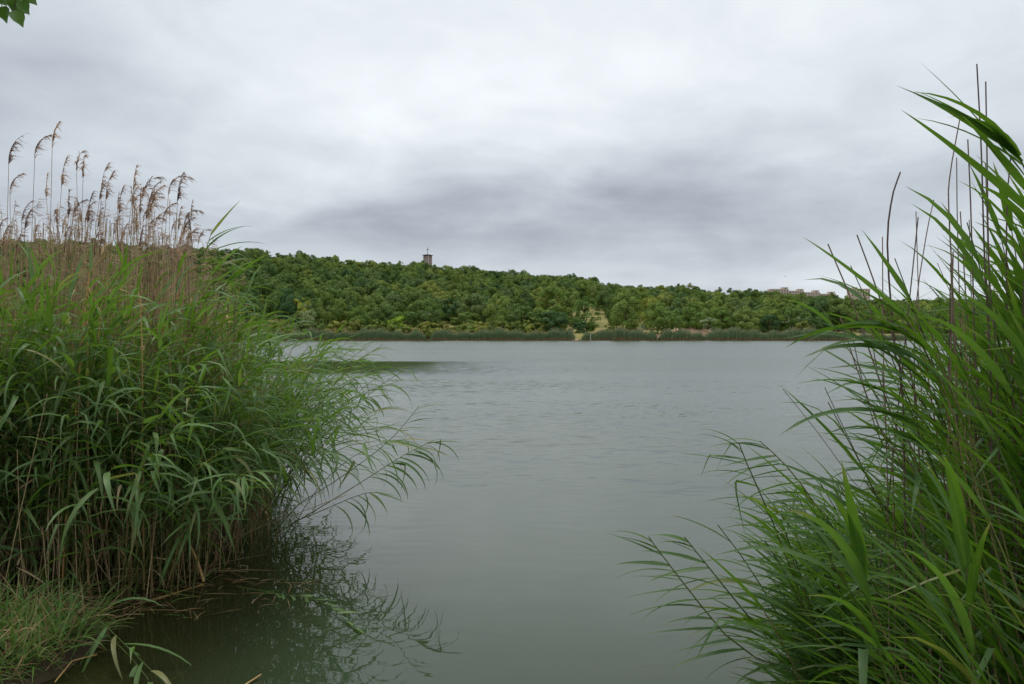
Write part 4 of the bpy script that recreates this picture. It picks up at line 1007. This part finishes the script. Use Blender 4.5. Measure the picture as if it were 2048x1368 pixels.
# --- poplar twig hanging into the top left corner
m_, t = material('poplar_twig_leaf'); leaf_shader(t, t.ramp(rnd(t, 0), [(0., (.08, .20, .02)), (1., (.13, .27, .03))]), .45, .4, .06, t.mix(.5, (.07, .15, .015), (.16, .30, .02))); M['twig_leaf'] = m_
def heart(seed):
    r = random.Random(seed); out_ = [(0, .0), (.10, .34), (.30, .46), (.50, .36), (.72, .17), (.88, .055), (1., .006)]
    V = []; U = []
    for s, wd in out_:
        c = .12 * math.sin(s * 3) * r.uniform(.4, 1.2); wv = .07 * r.uniform(-1, 1)
        V += [(s, -wd, -c + wd * .3), (s, 0, -c), (s, wd, -c + wd * .3 + wv * wd)]; U += [(s, 0), (s, .5), (s, 1)]
    return quads('leaf', V, [(3 * i + k, 3 * i + k + 1, 3 * i + k + 4, 3 * i + k + 3) for i in range(6) for k in (0, 1)], [M['twig_leaf']], U)
HEART = [heart(i) for i in range(4)]
d = 2.2; root = Vector((-3.6, -2.2, float(terrain(-3.6, -2.2)) - .1))
tw = empty('poplar_tree', root, 'poplar over the near bank, only its twig of pointed leaves shows top left', 'tree')
b0 = Vector((-2.1, -.6, 4.6))
mb = MB(); TR = curve([root, root + Vector((.05, .05, 2.)), root + Vector((-.1, .1, 5.)), root + Vector((.1, 0, 9.))], 10)
tube([p - root for p in TR], np.linspace(.24, .06, 10), 8, 0, mb)
for k in range(9):
    a = k * 2.4; p = TR[3 + k % 6]; q = p + Vector((math.cos(a) * 2.6, math.sin(a) * 2.6, 1.7))
    tube([v - root for v in curve([p, p.lerp(q, .5) + Vector((0, 0, .2)), q], 5)], np.linspace(.07, .015, 5), 5, 0, mb)
tube([v - root for v in curve([TR[4], TR[4].lerp(b0, .5) + Vector((0, 0, .3)), b0], 6)], np.linspace(.06, .012, 6), 5, 0, mb)
mb.build('trunk', [M['bark']], tw)
cm = crown_mesh('crown', 4242, M['poplar'], 16000, dict(h0=4.6, h1=11.5, r=4.2, prof=oval, cl=.9), .13, 60)
link(bpy.data.objects.new('crown', cm), tw)
P = curve([b0, at(-330, -330, 1.6), at(-120, -110, d), at(-40, -40, d), at(40, -20, d)], 14)
mb = MB(); tube([p - root for p in P], np.linspace(.012, .002, 14), 5, 0, mb); twig = mb.build('twig', [M['bark']], tw)
for (bx, by), (tx, ty), k in [((-12, -8), (20, 14), 0), ((8, 16), (18, 50), 1), ((30, -16), (30, 32), 2), ((34, 8), (60, 31), 3), ((34, 24), (51, 58), 0), ((46, 4), (63, 33), 1), ((52, -14), (79, 14), 2), ((-30, 0), (6, 26), 3), ((-40, -40), (-8, -6), 1), ((10, -40), (34, -2), 0)]:
    a, b = at(bx, by, d + .02 * k), at(tx, ty, d + .02 * k - .02); v = b - a; l = v.length
    lo = link(bpy.data.objects.new('leaf', HEART[k]), twig)
    x_ = v.normalized(); z_ = Vector((.35 - .2 * k, -1, .25)); z_ = (z_ - x_ * x_.dot(z_)).normalized(); y_ = z_.cross(x_)
    lo.matrix_basis = Matrix.Translation(a - root) @ (Matrix((x_, y_, z_)).transposed() @ Matrix.Diagonal((l, l * .62, l))).to_4x4()
    q = min(P, key=lambda p_: (p_ - a).length)
    mb = MB(); tube([q - root, (q - root).lerp(a - root, .5) + Vector((0, 0, .01)), a - root], [.0012, .001, .0009], 4, 0, mb); mb.build('leaf_stalk', [M['bark']], twig)
